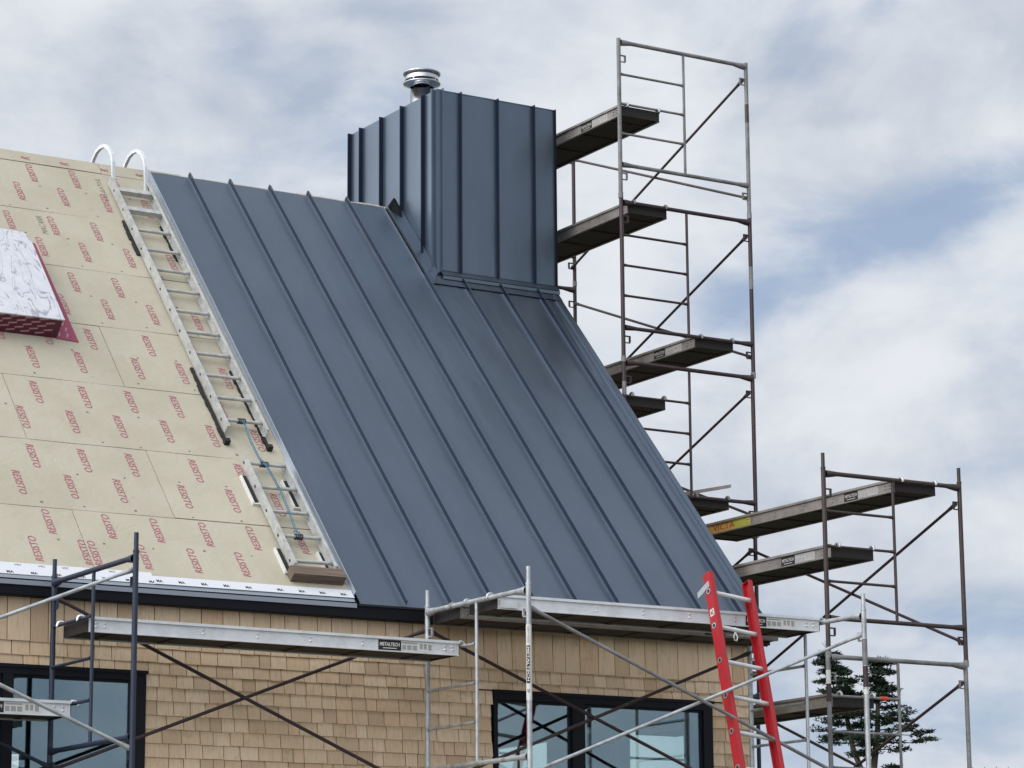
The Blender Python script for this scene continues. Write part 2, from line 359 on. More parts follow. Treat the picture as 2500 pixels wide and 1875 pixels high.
# ------------------------------------------------------------------ house frame of reference
TH = R(47.5); CT, ST = math.cos(TH), math.sin(TH)
YE, ZE = -.12, 4.70                                       # eave line of the roof surface
XL, XR = 2.0, 15.27; RX = 15.44; DEPTH = 8.84; SR = 6.52    # house ends, rake edge, depth, ridge distance up-slope
YR, ZR = YE+SR*CT, ZE+SR*ST
def rp(x, s, h=0.):                                        # roof coordinates -> world
    return Vector((x, YE+s*CT-h*ST, ZE+s*ST+h*CT))
UX, US, UN = Vector((1, 0, 0)), Vector((0, CT, ST)), Vector((0, -ST, CT))
house = thing('house', 'shingled house with half finished dark metal roof and square metal chimney', 'house', (8.6, 0, GZ))
def rbox(mb, x0, x1, s0, s1, h0, h1): return mb.obox(rp(x0, s0, h0), UX*(x1-x0), US*(s1-s0), UN*(h1-h0))

# walls with window openings
WINS = [(6.95, 9.365, 2.55, 4.06), (12.568, 14.84, 2.55, 4.065)]
w = MB(); y0, y1 = 0.015, .16
xs = XL
for (a, b2, zb, zt) in WINS:
    w.box((xs, y0, GZ), (a, y1, 4.62)); w.box((a, y0, GZ), (b2, y1, zb)); w.box((a, y0, zt), (b2, y1, 4.62)); xs = b2
w.box((xs, y0, GZ), (XR-.14, y1, 4.62))
wall = w.build('wall', M_SHEATH, house)
# gable wall on the right, with two openings seen through the room
GO = [(.84, 2.06, 2.5, 4.02), (3.2, 4.4, 2.5, 4.02)]
gw = MB(); xa, xb = XR-.14, XR-.012; ys = .015
for (a, b2, zb, zt) in GO:
    gw.box((xa, ys, GZ), (xb, a, 4.62)); gw.box((xa, a, GZ), (xb, b2, zb)); gw.box((xa, a, zt), (xb, b2, 4.62)); ys = b2
gw.box((xa, ys, GZ), (xb, DEPTH-.2, 4.62))
gw.prism([(xa, .1, 4.62), (xa, DEPTH-.3, 4.62), (xa, YR, ZR-.32)], (xb-xa, 0, 0))
gable = gw.build('gable_wall', M_SHEATH, house)
gs = MB(); z = GZ+.1
while z < ZR-.5:
    segs = [(0.0, DEPTH-.2)] if z < 4.5 else [(max(.1, (z+.12-ZE)/ST*CT+.1), DEPTH-.3-max(0, (z+.12-ZE)/ST*CT))]
    if 2.4 < z < 4.02: segs = [(0.0, .84), (2.06, 3.2), (4.4, DEPTH-.2)]
    for a, b2 in segs:
        if b2-a > .1: gs.add([(xb+.012, a, z), (xb+.012, b2, z), (xb+.002, b2, z+.118), (xb+.002, a, z+.118), (xb, a, z), (xb, b2, z)], [(0, 1, 2, 3), (4, 5, 1, 0)])
    z += .11
gs.build('shingle_course', M_SHINGLE, gable, kind='stuff')
ow = MB(); ow.box((XL, DEPTH-.2, GZ), (11.0, DEPTH-.06, 4.62)); ow.box((12.2, DEPTH-.2, GZ), (XR-.15, DEPTH-.06, 4.62)); ow.box((11.0, DEPTH-.2, GZ), (12.2, DEPTH-.06, 3.0)); ow.box((11.0, DEPTH-.2, 4.12), (12.2, DEPTH-.06, 4.62))
ow.box((XL, .17, GZ), (XL+.14, DEPTH-.21, 4.62)); ow.prism([(XL, .1, 4.62), (XL, DEPTH-.3, 4.62), (XL, YR, ZR-.32)], (.14, 0, 0))
ow.build('rear_wall', M_SHEATH, house)
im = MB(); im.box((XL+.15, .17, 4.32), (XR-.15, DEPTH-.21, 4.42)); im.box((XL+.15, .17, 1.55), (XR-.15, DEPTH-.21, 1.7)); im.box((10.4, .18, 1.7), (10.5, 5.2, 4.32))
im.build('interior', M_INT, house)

# shingles: tall top course, then short courses
rows = [(4.245, 4.60)]; z = 4.245
for hgt in (.107, .094, .103, .106, .116, .109, .110, .110, .110, .11, .11, .11): rows.append((z-hgt, z)); z -= hgt
while z > GZ+.15: rows.append((z-.11, z)); z -= .11
usm = MB(); usm.add([(0, -.020, 0), (1, -.020, 0), (1, -.006, 1), (0, -.006, 1), (0, .004, 0), (1, .004, 0), (1, .004, 1), (0, .004, 1)],
                    [(0, 1, 2, 3), (4, 0, 3, 7), (1, 5, 6, 2), (4, 5, 1, 0), (3, 2, 6, 7)])
unit = usm.mesh('shingle', M_SHINGLE)
cand = []; rest = MB()
for ri, (za, zb) in enumerate(rows):
    x = XL+random.random()*.1
    while x < XR-.02:
        wd = random.choice((.10, .115, .13, .145, .15, .165, .185, .21)) if ri else random.choice((.13, .15, .17, .19, .13, .22))
        x2 = min(x+wd, XR)
        if XR-x2 < .05: x2 = XR
        for (a, b2, zlo, zhi) in WINS:
            if zb > zlo-.02 and za < zhi-.03:
                if x < b2 and x2 > a:
                    if x < a-.02: x2 = a
                    else: x = b2; x2 = min(x+wd, XR)
        gapw = .007 if ri else .0075
        zlo_ = za+random.uniform(-.003, .0025)
        if ri < len(rows): 
            vis = za > 3.16+.02*(x-8) and x > 7.9
            top = zb+.012
            for (a, b2, zl, zh) in WINS:
                if x < b2 and x2 > a and zlo_ < zh and zb > zh-.03: zlo_ = zh+.002
            item = (x, x2-gapw, zlo_, top, random.uniform(-.003, .002))
            (cand if vis else []).append(item)
            if not vis: rest.add([(item[0], -.020, zlo_), (item[1], -.020, zlo_), (item[1], -.006, top), (item[0], -.006, top), (item[0], .004, zlo_), (item[1], .004, zlo_)], [(0, 1, 2, 3), (4, 5, 1, 0)])
        x = x2
cand.sort(key=lambda i: -(i[1]-i[0])*(i[3]-i[2])/(20.8**2+i[0]**2))
for i, (xa_, xb_, za, zb, dy) in enumerate(cand):
    if i < 300:
        o = bpy.data.objects.new('shingle', unit); COL.objects.link(o); o.parent = wall
        o.location = Vector((xa_, dy, za))-wloc(wall); o.scale = (xb_-xa_, 1, zb-za)
    else: rest.add([(xa_, -.020+dy, za), (xb_, -.020+dy, za), (xb_, -.006+dy, zb), (xa_, -.006+dy, zb), (xa_, .004, za), (xb_, .004, za), (xa_, .004, zb), (xb_, .004, zb)], [(0, 1, 2, 3), (4, 5, 1, 0), (4, 0, 3, 6), (1, 5, 7, 2)])
rest.build('shingle_field', M_SHINGLE, wall, kind='stuff')

# eave: soffit, fascia
MB().box((XL-.1, -.098, 4.585), (RX-.03, .013, 4.60)).build('soffit', M_TRIM, house)
MB().box((XL-.1, -.118, 4.590), (RX-.02, -.099, 4.715)).build('fascia', M_TRIM, house)

# windows
def window(x0, x1, zb, zt, mulls, topf=.075, sidef=.035, right=None):
    f = MB(); ya, yb = -.022, .12; rf = right or sidef
    f.box((x0+.002, ya, zt-topf), (x1-.002, yb, zt-.002)); f.box((x0+.002, ya, zb), (x1-.002, yb, zb+.07))
    f.box((x0+.002, ya, zb+.07), (x0+sidef, yb, zt-topf)); f.box((x1-rf, ya, zb+.07), (x1-.002, yb, zt-topf))
    fr = f.build('window', M_WINF, house)
    MB().box((x0-.01, -.036, zt-.022), (x1+.01, -.0225, zt+.004)).build('head_flashing', M_WINF, fr)
    xs = [x0+sidef]+[v for q in mulls for v in q]+[x1-rf]
    for a, b2 in mulls: MB().box((a, ya-.004, zb+.071), (b2, yb, zt-topf-.001)).build('mullion', M_WINF, fr)
    for i in range(0, len(xs), 2):
        s_ = MB(); a, b2 = xs[i], xs[i+1]; lo, hi = zb+.072, zt-topf-.002; t = .018
        s_.box((a+.001, .0, lo), (a+t, .04, hi)); s_.box((b2-t, .0, lo), (b2-.001, .04, hi)); s_.box((a+t, .0, hi-t), (b2-t, .04, hi)); s_.box((a+t, .0, lo), (b2-t, .04, lo+t))
        s_.build('sash', M_WINF, fr)
        MB().box((a+t, .018, lo+t), (b2-t, .024, hi-t)).build('pane', M_GLASS, fr)
window(*WINS[0], [(8.165, 8.245)], .075, .04, .115)
window(*WINS[1], [(13.36, 13.484)], .080, .036, .10)
for (a, b2, zb, zt) in GO:                                  # gable windows
    f = MB(); t = .04
    f.box((XR-.12, a, zt-t), (XR+.01, b2, zt)); f.box((XR-.12, a, zb), (XR+.01, b2, zb+t)); f.box((XR-.12, a, zb+t), (XR+.01, a+t, zt-t)); f.box((XR-.12, b2-t, zb+t), (XR+.01, b2, zt-t))
    fr = f.build('window', M_WINF, house)
    MB().box((XR-.03, a+t, zb+t), (XR-.024, b2-t, zt-t)).build('pane', M_GLASS, fr)

# roof deck (sheathing under everything), both slopes
d = MB(); rbox(d, XL-.1, RX-.012, .0, SR-.02, -.25, -.06)
d.add([(XL-.1, YR, ZR-.02), (RX-.012, YR, ZR-.02), (RX-.012, 2*YR-YE, ZE), (XL-.1, 2*YR-YE, ZE), (XL-.1, YR, ZR-.26), (RX-.012, YR, ZR-.26), (RX-.012, 2*YR-YE-.1, ZE-.2), (XL-.1, 2*YR-YE-.1, ZE-.2)],
      [(0, 1, 2, 3), (4, 7, 6, 5), (0, 4, 5, 1), (3, 2, 6, 7), (0, 3, 7, 4), (1, 5, 6, 2)])
d.build('roof_deck', M_FOAM, house)

# insulation boards, each with its printed lettering
MX0 = 11.20                                                # left edge of the finished metal
courses = [(.06, .945, [8.92], 'up', .0), (.955, 1.853, [9.838], 'dn', 0), (1.861, 2.762, [8.77], 'dn', 0), (2.770, 3.662, [9.905], 'dn', 0),
           (3.670, 4.570, [], 'up', 0), (4.578, 5.488, [], 'up', 0), (5.496, 6.335, [], 'up', 0), (6.350, 6.535, [10.68], 'up', 0)]
T_UP = {0: (8.676, 9.195, 9.62, 10.06, 10.494, 10.945, 8.15), 1: (8.764, 9.218, 9.648, 10.235, 10.663, 8.33), 2: (9.025, 9.469, 9.9, 10.335, 10.77, 8.58), 3: (9.348, 9.767, 10.328, 10.76, 8.9),
        4: (9.846, 10.279, 10.72), 5: (9.885, 10.319, 10.755, 9.45), 6: (9.9, 10.342, 10.78, 9.46)}
T_LO = {0: (8.471, 8.893, 8.975, 9.406, 9.845, 10.277, 10.717, 11.15), 1: (8.55, 9.001, 9.436, 10.02, 10.463, 10.886, 8.12), 2: (8.37, 8.81, 9.257, 9.692, 10.125, 10.559, 10.991), 3: (9.124, 9.568, 10.112, 10.541, 10.97, 8.69),
        4: (10.071, 10.517, 9.643, 10.955), 5: (10.098, 10.546, 9.67, 10.985), 6: (9.686, 10.131, 10.57, 11.0)}
OFF = {0: (.645, .285), 1: (.675, .30), 2: (.683, .302), 3: (.672, .293), 4: (.662, .281), 5: (.675, .286), 6: (.665, .304)}
xl_vis = XL-.05
for ci, (s0, s1, br, dr, _) in enumerate(courses):
    xs = [xl_vis, 5.6]+br+[MX0-.004]
    for k in range(len(xs)-1):
        a, b2 = xs[k]+.003, xs[k+1]-.003
        bm = MB(); hh = random.uniform(-.004, .002)
        wob = lambda: random.uniform(-.004, .004)
        nseg = max(2, int((b2-a)/.35)); top = []; bot = []
        for i in range(nseg+1):
            xx = a+(b2-a)*i/nseg; top.append((xx, s1+wob())); bot.append((xx, s0+wob()))
        vs = [rp(x_, s_, hh) for x_, s_ in bot+top]+[rp(x_, s_, -.055) for x_, s_ in bot+top]; n = nseg+1
        fs = []
        for i in range(nseg):
            fs += [(i, i+1, n+i+1, n+i), (2*n+i+1, 2*n+i, i, i+1)[::-1], (n+i, n+i+1, 3*n+i+1, 3*n+i)]
        fs += [(0, n, 3*n, 2*n), (nseg, 2*n+nseg, 3*n+nseg, n+nseg)]
        bm.add(vs, fs)
        bo = bm.build('insulation_board', M_BOARD, house)
        if b2 < 8.0: continue
        if ci < 7:
            for tab, off in ((T_UP, OFF[ci][0]), (T_LO, OFF[ci][1])):
                for xx in tab[ci]:
                    if a-.03 < xx < b2+.03:
                        s_ = s0+off+(.06 if ci == 0 else 0); sg = 1 if dr == 'up' else -1
                        lt = MB(); put_text(lt, 'RESISTO', rp(xx, s_, hh+.0025), US*(.31*sg), UX*(-.068*sg), .16, .002)
                        for v in lt.v: v.x = min(max(v.x, a+.002), b2-.002)   # the print is cut where its board was cut
                        lt.build('lettering', M_RED, bo)
        else:
            for xx in (9.9, 10.3, 10.72, 11.1):
                if a < xx < b2: lt = MB(); put_text(lt, 'R', rp(xx, s0+.07, hh+.0025), US*.05, UX*-.088, .28, .004); lt.build('lettering', M_RED, bo)
        sc_ = MB()                                        # fastener plates
        for q in range(int((b2-max(a, 8))/.42)+1):
            for so_ in (.035, (s1-s0)*.52):
                if s1-s0 < .3: continue
                xx = max(a, 8)+.2+q*.44+random.uniform(-.06, .06); s_ = s0+so_+random.uniform(-.012, .03)
                if xx > b2-.03 or random.random() < .18: continue
                c = rp(xx, s_, hh+.0015); rr = random.uniform(.010, .016)
                sc_.add([c+(UX*math.cos(t_*math.pi/3.5)+US*math.sin(t_*math.pi/3.5)*.8)*rr*random.uniform(.7, 1.1) for t_ in range(7)], [tuple(range(7))])
        if sc_.v: sc_.build('fastener_plate', M_GREYINK, bo, kind='stuff')
# handwritten note and stray marks on the boards
nt = MB()
put_text(nt, '7GYPSM', rp(10.59, 6.04, .004), US*-.40, UX*.05, -.2, -.016)
put_text(nt, 'MACARR', rp(9.77, 5.24, .004), US*.30, UX*-.06, .3, -.016)
nt.build('handwriting', M_GREYINK, house)
# drip edge, white membrane strip and its print
de = MB(); rbox(de, XL-.08, MX0-.01, -.012, .072, -.004, .0); de.box((XL-.08, -.1315, 4.665), (MX0-.01, -.1285, 4.702)); de.build('drip_edge', M_DRIP, house)
ms = MB(); rbox(ms, XL-.05, 9.40, .064, .203, .004, .007); rbox(ms, 9.397, MX0-.006, .064, .160, .008, .010)
strip = ms.build('membrane_strip', M_WMEM, house)
mk = MB(); x = 7.87
while x < 9.3: put_text(mk, 'VIC', rp(x, .178, .0075), UX*.058, US*.022, .2, .02); x += .198
x = 7.98
while x < 9.45: put_text(mk, 'MA', rp(x, .088, .0075), UX*.06, US*.030, -.1, .03); x += .2
for x in (9.445, 9.639, 9.838, 10.035, 10.234, 10.519, 10.718, 10.909, 11.104): put_text(mk, 'MA', rp(x, .10, .0105), UX*.06, US*.032, -.1, .03)
mk.build('membrane_print', M_BLACK, strip)

# finished metal: pans and standing seams
edges = [11.207, 11.648, 12.090, 12.535, 12.970, 13.414, 13.856, 14.292, 14.732, 15.180, 15.37]
CHX0, CHX1, CHY0, CHY1, CHZ = 14.03, 15.445, 3.448, 5.283, 10.57
CS = (CHY0-YE)/CT                                            # up-slope position of the chimney front
H0 = .018
for i in range(len(edges)-1):
    a, b2 = edges[i], edges[i+1]
    s1 = SR-.03 if b2 < CHX0+.0 else (CS-.01)
    pm = MB(); wd = b2-a
    prof = [(.0, .008), (.012, .002), (.05, .0), (wd*.3, .0025+random.uniform(0, .002)), (wd*.5, .0035), (wd*.7, .0025+random.uniform(0, .002)), (wd-.05, .0), (wd-.012, .002), (wd, .008)]
    ns = 9; vs = []
    for j in range(ns+1):
        s_ = -.02+(s1+.02)*j/ns
        for u, hgt in prof: vs.append(rp(a+u, s_, H0+hgt))
    n = len(prof); fs = [(j*n+k, j*n+k+1, (j+1)*n+k+1, (j+1)*n+k) for j in range(ns) for k in range(n-1)]
    pm.add(vs, fs, True)
    pm.obox(rp(a, -.021, H0+.004), UX*wd, US*.012, UN*-.022)   # hemmed lower edge
    pan = pm.build('metal_panel', M_ROOF, house)
    if i > 0 or True:
        top = s1-.0
        if a > CHX0-.2: top = CS-.03
        sm = MB()
        if i == 0: sm.obox(rp(a-.008, .10, .002), UX*.007, US*(SR-.13), UN*.042); sm.obox(rp(a-.024, .14, .0015), UX*.0155, US*(SR-.17), UN*.004)
        else:
            sm.obox(rp(a-.003, .0, H0), UX*.006, US*(top+.0), UN*.050); cm_ = MB(); cm_.obox(rp(a-.0045, .0, H0+.0502), UX*.009, US*(top+.006), UN*.003); cm_.build('seam_cap', M_ROOF, pan)
            if top > 6: sm.obox(rp(a-.006, top, H0+.0), UX*.012, US*.03, UN*.045)
        sm.build('edge_flange' if i == 0 else 'standing_seam', M_EDGE if i == 0 else M_SEAM_SHADE, pan)
rk = MB(); rbox(rk, 15.37, RX, -.02, CS+.0, H0, H0+.012); rbox(rk, 15.366, 15.376, -.02, CS-.02, H0, H0+.030); rk.obox(rp(RX-.002, -.03, H0+.012), UX*.006, US*(SR+.02), UN*-.17)
rk.build('rake_trim', M_ROOF, house)
re_ = MB(); x = MX0
while x < CHX0-.02:                                       # ragged board edge left open along the ridge
    x2 = min(x+random.uniform(.15, .4), CHX0-.01); rbox(re_, x, x2-.01, SR-.028, SR+random.uniform(.0, .012), -.05, random.uniform(.0, .016)); x = x2
re_.build('ridge_edge', M_BOARD, house)

# chimney
ch = MB()
ch.prism([(CHX0+.004, CHY0+.004, ZE+(CHY0-YE)*math.tan(TH)-.25), (CHX0+.004, YR, ZR-.25), (CHX0+.004, CHY1-.004, ZR-(CHY1-YR)*math.tan(TH)-.25), (CHX0+.004, CHY1-.004, CHZ-.02), (CHX0+.004, CHY0+.004, CHZ-.02)], (CHX1-CHX0-.008, 0, 0))
chim = ch.build('chimney', M_ROOF, house)
zroof = lambda y: ZE+(y-YE)*math.tan(TH)+H0/CT if y < YR else ZR-(y-YR)*math.tan(TH)
fx = [CHX0+.05, 14.296, 14.738, 15.180, CHX1]
zf = zroof(CHY0)
for i in range(4):
    c = MB(); a, b2 = fx[i], fx[i+1]; n = 6
    for j in range(n):
        u0, u1 = a+(b2-a)*j/n, a+(b2-a)*(j+1)/n; f = lambda t: CHY0-.004-.004*math.sin(math.pi*t)
        c.add([(u0, f(j/n), zf+.06), (u1, f((j+1)/n), zf+.06), (u1, f((j+1)/n), CHZ), (u0, f(j/n), CHZ)], [(0, 1, 2, 3)], True)
    c.build('cladding_panel', M_ROOF, chim)
for x in fx[1:4]: MB().box((x-.006, CHY0-.045, zf+.05), (x+.006, CHY0-.003, CHZ+.012)).build('standing_seam', M_SEAM_SHADE, chim)
MB().box((CHX1-.004, CHY0-.03, zf+.0), (CHX1+.008, CHY0+.06, CHZ+.008)).build('corner_trim', M_TRIM, chim)
ly = [CHY0+.05, 3.694, 4.136, 4.581, 5.027, CHY1]
for i in range(5):
    c = MB(); a, b2 = ly[i], ly[i+1]; n = 6
    for j in range(n):
        u0, u1 = a+(b2-a)*j/n, a+(b2-a)*(j+1)/n; f = lambda t: CHX0-.004-.010*math.sin(math.pi*t)
        bz = lambda y: zroof(y)-.0
        c.add([(f(j/n), u0, bz(u0)), (f((j+1)/n), u1, bz(u1)), (f((j+1)/n), u1, CHZ), (f(j/n), u0, CHZ)], [(0, 3, 2, 1)], True)
    c.build('cladding_panel', M_ROOF, chim)
for y in ly[1:5]+[CHY1-.006]: MB().box((CHX0-.048, y-.006, zroof(y)+.02), (CHX0-.003, y+.006, CHZ+.012)).build('standing_seam', M_SEAM_SHADE, chim)
cn = MB(); cn.box((CHX0-.008, CHY0-.014, zf+.03), (CHX0+.052, CHY0+.052, CHZ+.01)); cn.box((CHX0+.044, CHY0-.045, zf+.05), (CHX0+.056, CHY0-.0145, CHZ+.018)); cn.box((CHX0-.048, CHY0+.030, zf+.10), (CHX0-.0085, CHY0+.042, CHZ+.018))
cn.build('corner_trim', M_ROOF, chim)
for xx in (CHX0+.008,): pass
bk = MB(); bk.box((CHX0, CHY1, ZR-1.2), (CHX1, CHY1+.006, CHZ)); bk.box((CHX1+.001, CHY0+.061, zf), (CHX1+.006, CHY1, CHZ)); bk.build('cladding_panel', M_ROOF, chim)
MB().box((CHX0-.006, CHY0-.012, CHZ-.004), (CHX1+.004, CHY1+.008, CHZ+.006)).build('chimney_top', M_ROOF, chim)
# apron flashing at the foot of the front face
af = MB(); af.obox((CHX0+.03, CHY0-.070, zf-.010), (CHX1-CHX0-.025, 0, 0), (0, .055, .055), (0, -.006, .006)); af.box((CHX0+.03, CHY0-.074, zf-.045), (CHX1+.005, CHY0-.068, zf-.012))
rbox(af, CHX0-.16, CHX1, CS-.16, CS+.0, H0+.012, H0+.016)
af.build('apron_flashing', M_ROOF, chim)
# step flashing running up beside the chimney and its folded end at the ridge
sf = MB(); rbox(sf, CHX0-.14, CHX0-.02, CS-.15, SR-.05, H0+.010, H0+.014); rbox(sf, CHX0-.150, CHX0-.142, CS-.25, SR-.02, H0, H0+.034)
sf.obox(rp(CHX0-.03, CS-.02, H0+.01), UX*.012, US*(SR-CS-.12), UN*.05)
sf.build('step_flashing', M_ROOF, chim)
sf2 = MB(); q = rp(CHX0-.17, SR-.06, H0+.01)
sf2.prism([q+UX*.02, q+UX*.06+US*.02+UN*.12, q+UX*.085+US*.02+UN*.115, q+UX*.19-US*.16+UN*.0, q+UX*.15-US*.17], US*.012)
sf2.build('folded_flashing_end', M_TRIM, chim)
# flue
FX, FY = 14.455, 4.50
fl = MB(); fl.lathe((FX, FY, 0), [(.125, CHZ), (.125, 10.92), (.122, 10.92)])
flue = fl.build('flue', M_INOX, house)
MB().lathe((FX, FY, 0), [(.225, CHZ+.004), (.19, CHZ+.03), (.127, CHZ+.075)]).build('storm_collar', M_INOX, flue)
MB().lathe((FX, FY, 0), [(.125, 10.955), (.145, 10.965), (.197, 10.985), (.201, 10.990), (.201, 11.000), (.10, 11.004), (.0, 11.004)]).build('lower_flange', M_INOX, flue)
MB().lathe((FX, FY, 0), [(.178, 11.032), (.178, 11.088), (.176, 11.09), (.172, 11.032)]).build('wind_band', M_INOX, flue)
MB().lathe((FX, FY, 0), [(.0, 11.092), (.19, 11.094), (.201, 11.098), (.201, 11.112), (.15, 11.135), (.0, 11.15)]).build('rain_cap', M_INOX, flue)
lg = MB()
for k in range(4):
    t = k*math.pi/2+.5; lg.tube([(FX+.165*math.cos(t), FY+.165*math.sin(t), 10.995), (FX+.165*math.cos(t), FY+.165*math.sin(t), 11.10)], .010, 6)
lg.tube([(FX-.06, FY, 11.14), (FX-.06, FY, 11.175)], .006, 6)
lg.build('cap_bracket', M_INOX, flue)

# skylight curb
SX0, SX1, SS0, SS1, SH = 8.35, 9.430, 3.395, 4.70, .20
cb = MB(); rbox(cb, SX0, SX1, SS0, SS1, -.04, SH-.006); curb = cb.build('skylight_curb', M_BURG, house)
cv = MB(); cv.prism([rp(SX0-.01, SS0-.012, SH-.004), rp(SX1+.010, SS0-.012, SH-.004), rp(SX1+.008, 4.58, SH-.004), rp(SX1-.03, 4.73, SH-.004), rp(SX1-.10, 4.745, SH-.004), rp(SX0, 4.78, SH-.004)], UN*.012)
cv.build('curb_cover', M_WRAP, curb)
fp = MB(); fp.prism([rp(SX1, SS0-.01, .004), rp(9.632, SS0-.03, .004), rp(9.624, 4.0, .004), rp(9.612, 4.90, .004), rp(SX1+.02, 4.93, .004), rp(SX1, 4.7, .004)], UN*.002)
fp2 = fp.build('membrane_flap', M_BURG2, curb)
pp = MB(); random.seed(5)
for r_ in range(5):
    for k in range(9):
        xx = SX0+.06+k*.135+(r_ % 2)*.07; hh = .022+r_*.036
        if xx < SX1-.10:
            c = rp(xx, SS0-.0015, hh); pp.add([c, c+UX*.078+UN*.014, c+UX*.076+UN*.030, c-UX*.003+UN*.016], [(0, 1, 2, 3)])
pp.build('membrane_print', M_PINK, curb)
pq = MB()
for k in range(34):
    s_ = SS0+.02+(k//2)*.088; xx = SX1+.02+(k % 2)*.075+.01*(k//2 % 2)
    c = rp(xx, s_, .0075); pq.add([c, c+UX*.020+US*.0, c+UX*.040+US*.062, c+UX*.020+US*.062], [(0, 1, 2, 3)])
pq.build('flap_print', M_PINK, fp2)

# ------------------------------------------------------------------ scaffold frames
MATS = {'galv': M_GALV, 'navy': M_NAVY, 'maroon': M_MAROON, 'brown': M_BROWN, 'rusty': M_RUSTGALV}
FW = 1.6
def frame_parts(mt, H=1.63):
    P = []
    def add(name, mb, mt_=mt): P.append((name, mb.mesh(name, mt_)))
    for x in (0, FW):
        b = MB(); b.tube([(x, 0, -H+.0), (x, 0, .035)], .0215, 12); add('post', b)
    b = MB(); b.tube([(.02, 0, -.008), (.05, 0, -.006), (.16, 0, 0), (FW-.16, 0, 0), (FW-.05, 0, -.006), (FW-.02, 0, -.008)], [.034, .033, .021, .021, .033, .034], 12, False); add('top_bar', b)
    b = MB(); b.tube([(.02, 0, -1.305), (.05, 0, -1.305), (.15, 0, -1.305), (FW-.15, 0, -1.305), (FW-.05, 0, -1.305), (FW-.02, 0, -1.305)], [.030, .029, .020, .020, .029, .030], 12, False); add('bottom_bar', b)
    b = MB(); b.tube([(.80, 0, -1.29), (.80, 0, -.015)], .0145, 10); add('ladder_post', b)
    for z in (-.345, -.66, -.975):
        b = MB(); b.tube([(.018, 0, z), (.07, 0, z), (.73, 0, z), (.785, 0, z)], [.017, .0125, .0125, .017], 10, False); add('rung', b)
    for x, s in ((0, 1), (FW, -1)):
        for z in (-.15, -1.40):
            b = MB(); b.box((min(x+s*.018, x+s*.085), -.008, z), (max(x+s*.018, x+s*.085), .008, z+.012)); b.box((min(x+s*.068, x+s*.085), -.008, z-.055), (max(x+s*.068, x+s*.085), .008, z-.0005)); b.box((min(x+s*.018, x+s*.080), -.005, z-.066), (max(x+s*.018, x+s*.080), .005, z-.0555)); add('brace_lock', b)
    return P
PARTS = {k: frame_parts(v) for k, v in MATS.items()}
def pin_mesh(mt):
    b = MB(); b.tube([(0, 0, .036), (0, 0, .18)], .0175, 10); b.tube([(0, 0, .036), (0, 0, .052)], .0235, 10); return b.mesh('coupling_pin', mt)
PINS = {k: pin_mesh(v) for k, v in MATS.items()}
def collar_mesh(mt):
    b = MB(); b.tube([(0, 0, -1.66), (0, 0, -1.60)], .0255, 12); return b.mesh('coupling_collar', mt)
COLLARS = {k: collar_mesh(v) for k, v in MATS.items()}
def frame(kind, loc, W, rz, label, group, pins=False, collar=None, bands=()):
    root = thing('frame_scaffold', label, 'scaffold frame', loc, group)
    root.rotation_euler = (0, 0, rz)
    sx = W/FW
    for nm, me in PARTS[kind]:
        o = bpy.data.objects.new(nm, me); COL.objects.link(o); o.parent = root
        o.scale = (sx, 1, 1)
    for x in (0, W):
        if pins:
            o = bpy.data.objects.new('coupling_pin', PINS[kind]); COL.objects.link(o); o.parent = root; o.location = (x, 0, 0)
        if collar:
            o = bpy.data.objects.new('coupling_collar', COLLARS[collar]); COL.objects.link(o); o.parent = root; o.location = (x, 0, 0)
    for (x, z0, z1, mt) in bands:                         # tape, stickers and bare stretches wrapped round a post
        b = MB(); b.tube([(x, 0, z0), (x, 0, z1)], .0222, 12); b.build('wrapped_band', mt, root, local=True)
    return root
HG = 'scaffold frames out of sight'
HL = 'scaffold frame standing out of sight below the visible frames'
LOWN = ('', '', 'third level from the top', 'fourth level from the top', 'fifth level from the top', 'second level from the ground', 'ground level')
L = (11.067, 9.37, 7.71, 6.075, 4.43, 2.78, 1.13)
XT = (15.602, 15.606, 15.608, 15.600, 15.585, 15.57, 15.56); WT = (1.607, 1.604, 1.588, 1.580, 1.575, 1.58, 1.58)
tl = [('rusty', 'bright galvanized scaffold frame at the very top of the tall tower'), ('maroon', 'dark maroon scaffold frame second from the top of the tall tower'),
      ('maroon', 'dark scaffold frame third from the top, half hidden by the sloping roof edge'), ('maroon', 'dark scaffold frame between roof corner and the plank marked in yellow paint'),
      ('navy', 'dark scaffold frame behind the red ladder with only its right post in view')]
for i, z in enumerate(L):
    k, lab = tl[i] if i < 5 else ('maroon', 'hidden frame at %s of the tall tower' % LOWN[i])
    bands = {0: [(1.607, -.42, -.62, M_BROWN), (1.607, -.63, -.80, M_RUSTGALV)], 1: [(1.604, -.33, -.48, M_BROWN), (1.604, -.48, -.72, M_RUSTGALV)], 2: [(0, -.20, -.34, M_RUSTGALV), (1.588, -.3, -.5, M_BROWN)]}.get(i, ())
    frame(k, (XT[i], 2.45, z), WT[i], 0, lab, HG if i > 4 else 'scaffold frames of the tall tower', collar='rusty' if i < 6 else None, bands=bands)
bl = [('maroon', 'dark scaffold frame behind the chimney, one post showing beside the upper planks'), ('maroon', 'dark scaffold frame behind the roof edge, one post below a pale collar')]
for i, z in enumerate(L):
    k, lab = bl[i] if i < 2 else ('maroon', 'hidden frame at %s, row behind the roof' % LOWN[i])
    frame(k, (15.60, 5.80, z-.01), 1.60, 0, lab, HG if i > 1 else 'scaffold frames of the tall tower', collar='rusty' if i < 6 else None)
nl = {3: ('brown', 'brown scaffold frame carrying the plank with yellow paint on its top bar'), 4: ('rusty', 'galvanized scaffold frame with orange tape on a rung, in front of the spruce')}
